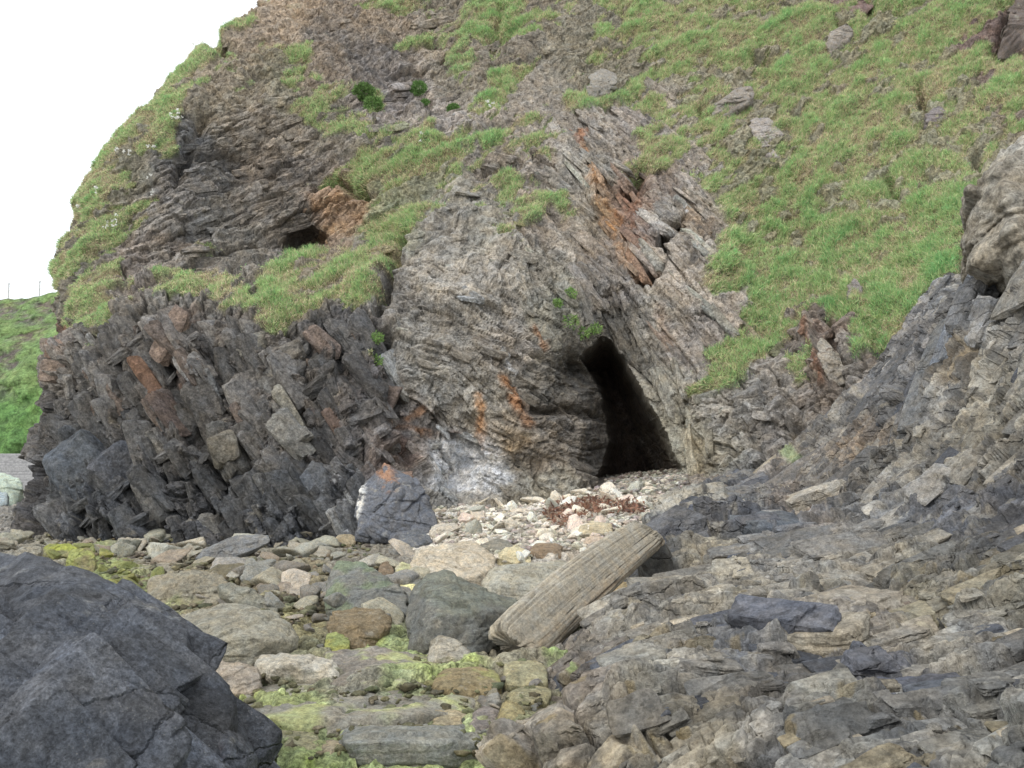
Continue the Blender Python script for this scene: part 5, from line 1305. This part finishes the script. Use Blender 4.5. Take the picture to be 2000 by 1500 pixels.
# ------------------------------------------------------------------ headland, sea wall and fence in the distance
hx = np.linspace(-75, -14, 240); hz = np.linspace(0, 1, 150)
top_z = np.interp(hx, [-75, -36.5, -33.0, -31.5, -25, -14], [11.4, 12.6, 13.4, 13.9, 16.4, 18.4])
HX = np.repeat(hx[None], 150, 0); HZ = hz[:, None] * top_z[None] + 1.2
HY = 58 + 8 * hz[:, None] ** 1.6 + 0 * HX
HP = np.stack([HX, HY, HZ], -1)
hn = fbm(HP, .5, 4, 401); hn2 = fbm(HP, 1.8, 3, 403)
HP[..., 1] += .6 * hn + .12 * hn2
HP[..., 2] += .12 * hn2 * (hz[:, None] < 2)
hm = smooth(hn + .5 * hn2, -.1, .45)[..., None]; hm2 = smooth(hn2, .2, .6)[..., None] * .6
hc = lin((116, 140, 90)) * (1 - hm) + lin((112, 104, 100)) * hm
hc = hc * (1 - hm2) + lin((132, 150, 100)) * hm2
gl_ = smooth(hz, .45, .3)[:, None, None] * .7
hc = hc * (1 - gl_) + lin((98, 140, 78)) * gl_
tag(make_mesh("headland_hill", HP, grid_faces(*HX.shape), M_HILL, hc), kind="structure")
# top sheet of the headland running back
TP = np.stack([np.stack([hx, HP[-1, :, 1] + k * 14, HP[-1, :, 2] + .02 * k], -1) for k in range(4)])
tag(make_mesh("hill_top", TP, grid_faces(4, 240), M_HILL, np.tile(lin((116, 138, 90)), (4, 240, 1))), kind="structure")

# coursed sea wall
M_WALL = plain_material("sea_wall_concrete", lin((150, 150, 150)))
def box(bm, lo, hi):
    vs = [bm.verts.new((x, y, z)) for x in (lo[0], hi[0]) for y in (lo[1], hi[1]) for z in (lo[2], hi[2])]
    for f in ((0, 1, 3, 2), (4, 6, 7, 5), (0, 4, 5, 1), (2, 3, 7, 6), (0, 2, 6, 4), (1, 5, 7, 3)):
        bm.faces.new([vs[i] for i in f])
def bm_obj(name, bm, mat, loc=(0, 0, 0), parent=None):
    bmesh.ops.recalc_face_normals(bm, faces=bm.faces)
    me = bpy.data.meshes.new(name); bm.to_mesh(me); bm.free(); me.materials.append(mat)
    o = bpy.data.objects.new(name, me); o.location = loc; COL.objects.link(o)
    if parent: o.parent = parent
    return o
bm = bmesh.new()
for k in range(4):
    box(bm, (-45, .5 * k, .5 * k), (26, 5, .5 * k + .34)); box(bm, (-45, .5 * k + .3, .5 * k + .34), (26, 5, .5 * k + .5))
bmesh.ops.bevel(bm, geom=[e for e in bm.edges if abs(e.verts[0].co.x - e.verts[1].co.x) > 5], offset=.02, segments=1, affect='EDGES')
wall = bm_obj("sea_wall", bm, M_WALL, (-38, 48, 0.0))
tag(wall, "low grey stepped sea wall in horizontal courses below the distant headland", "wall")

# fence along the headland top
M_POST = plain_material("fence_wood", (.5, .5, .5))
fence = bpy.data.objects.new("fence", None); COL.objects.link(fence)
fx = [-40.0, -37.9, -35.6, -33.4]
tops = []
for x in fx:
    i = int(np.argmin(np.abs(hx - x))); tops.append(HP[-1, i].copy())
fence.location = tops[0]
tag(fence, "thin post and rail fence on the skyline of the distant headland", "fence")
for t_ in tops:
    bm = bmesh.new(); box(bm, (-.035, -.035, -.3), (.035, .035, 1.15)); box(bm, (-.045, -.045, 1.153), (.045, .045, 1.18))
    bm_obj("post", bm, M_POST, tuple(t_ - tops[0]), fence)
for h in (.55, 1.05):
    bm = bmesh.new()
    for a, b in zip(tops[:-1], tops[1:]):
        a = a - tops[0] + np.array([0, -.1, h]); b = b - tops[0] + np.array([0, -.1, h])
        vs = [bm.verts.new(tuple(p + np.array([0, y, z]))) for p in (a, b) for y, z in ((-.012, -.014), (.012, -.014), (.012, .014), (-.012, .014))]
        for i in range(4): bm.faces.new((vs[i], vs[(i + 1) % 4], vs[4 + (i + 1) % 4], vs[4 + i]))
        bm.faces.new(vs[:4][::-1]); bm.faces.new(vs[4:])
    bm_obj("rail", bm, M_POST, (0, 0, 0), fence)
R("boulder", "pale green-white boulder far away at the left edge below the sea wall", "boulder", [(-30,975),(-20,930),(5,925),(38,935),(44,955),(30,990),(-20,995)], (158,168,156), 2, Y=30, seed=91)
R("boulder", "light blue-grey boulder cut by the left edge in front of the pale green one", "boulder", [(-60,990),(-50,960),(-10,950),(12,965),(14,985),(-20,998)], (150,160,164), 1.5, Y=28.5, seed=92)
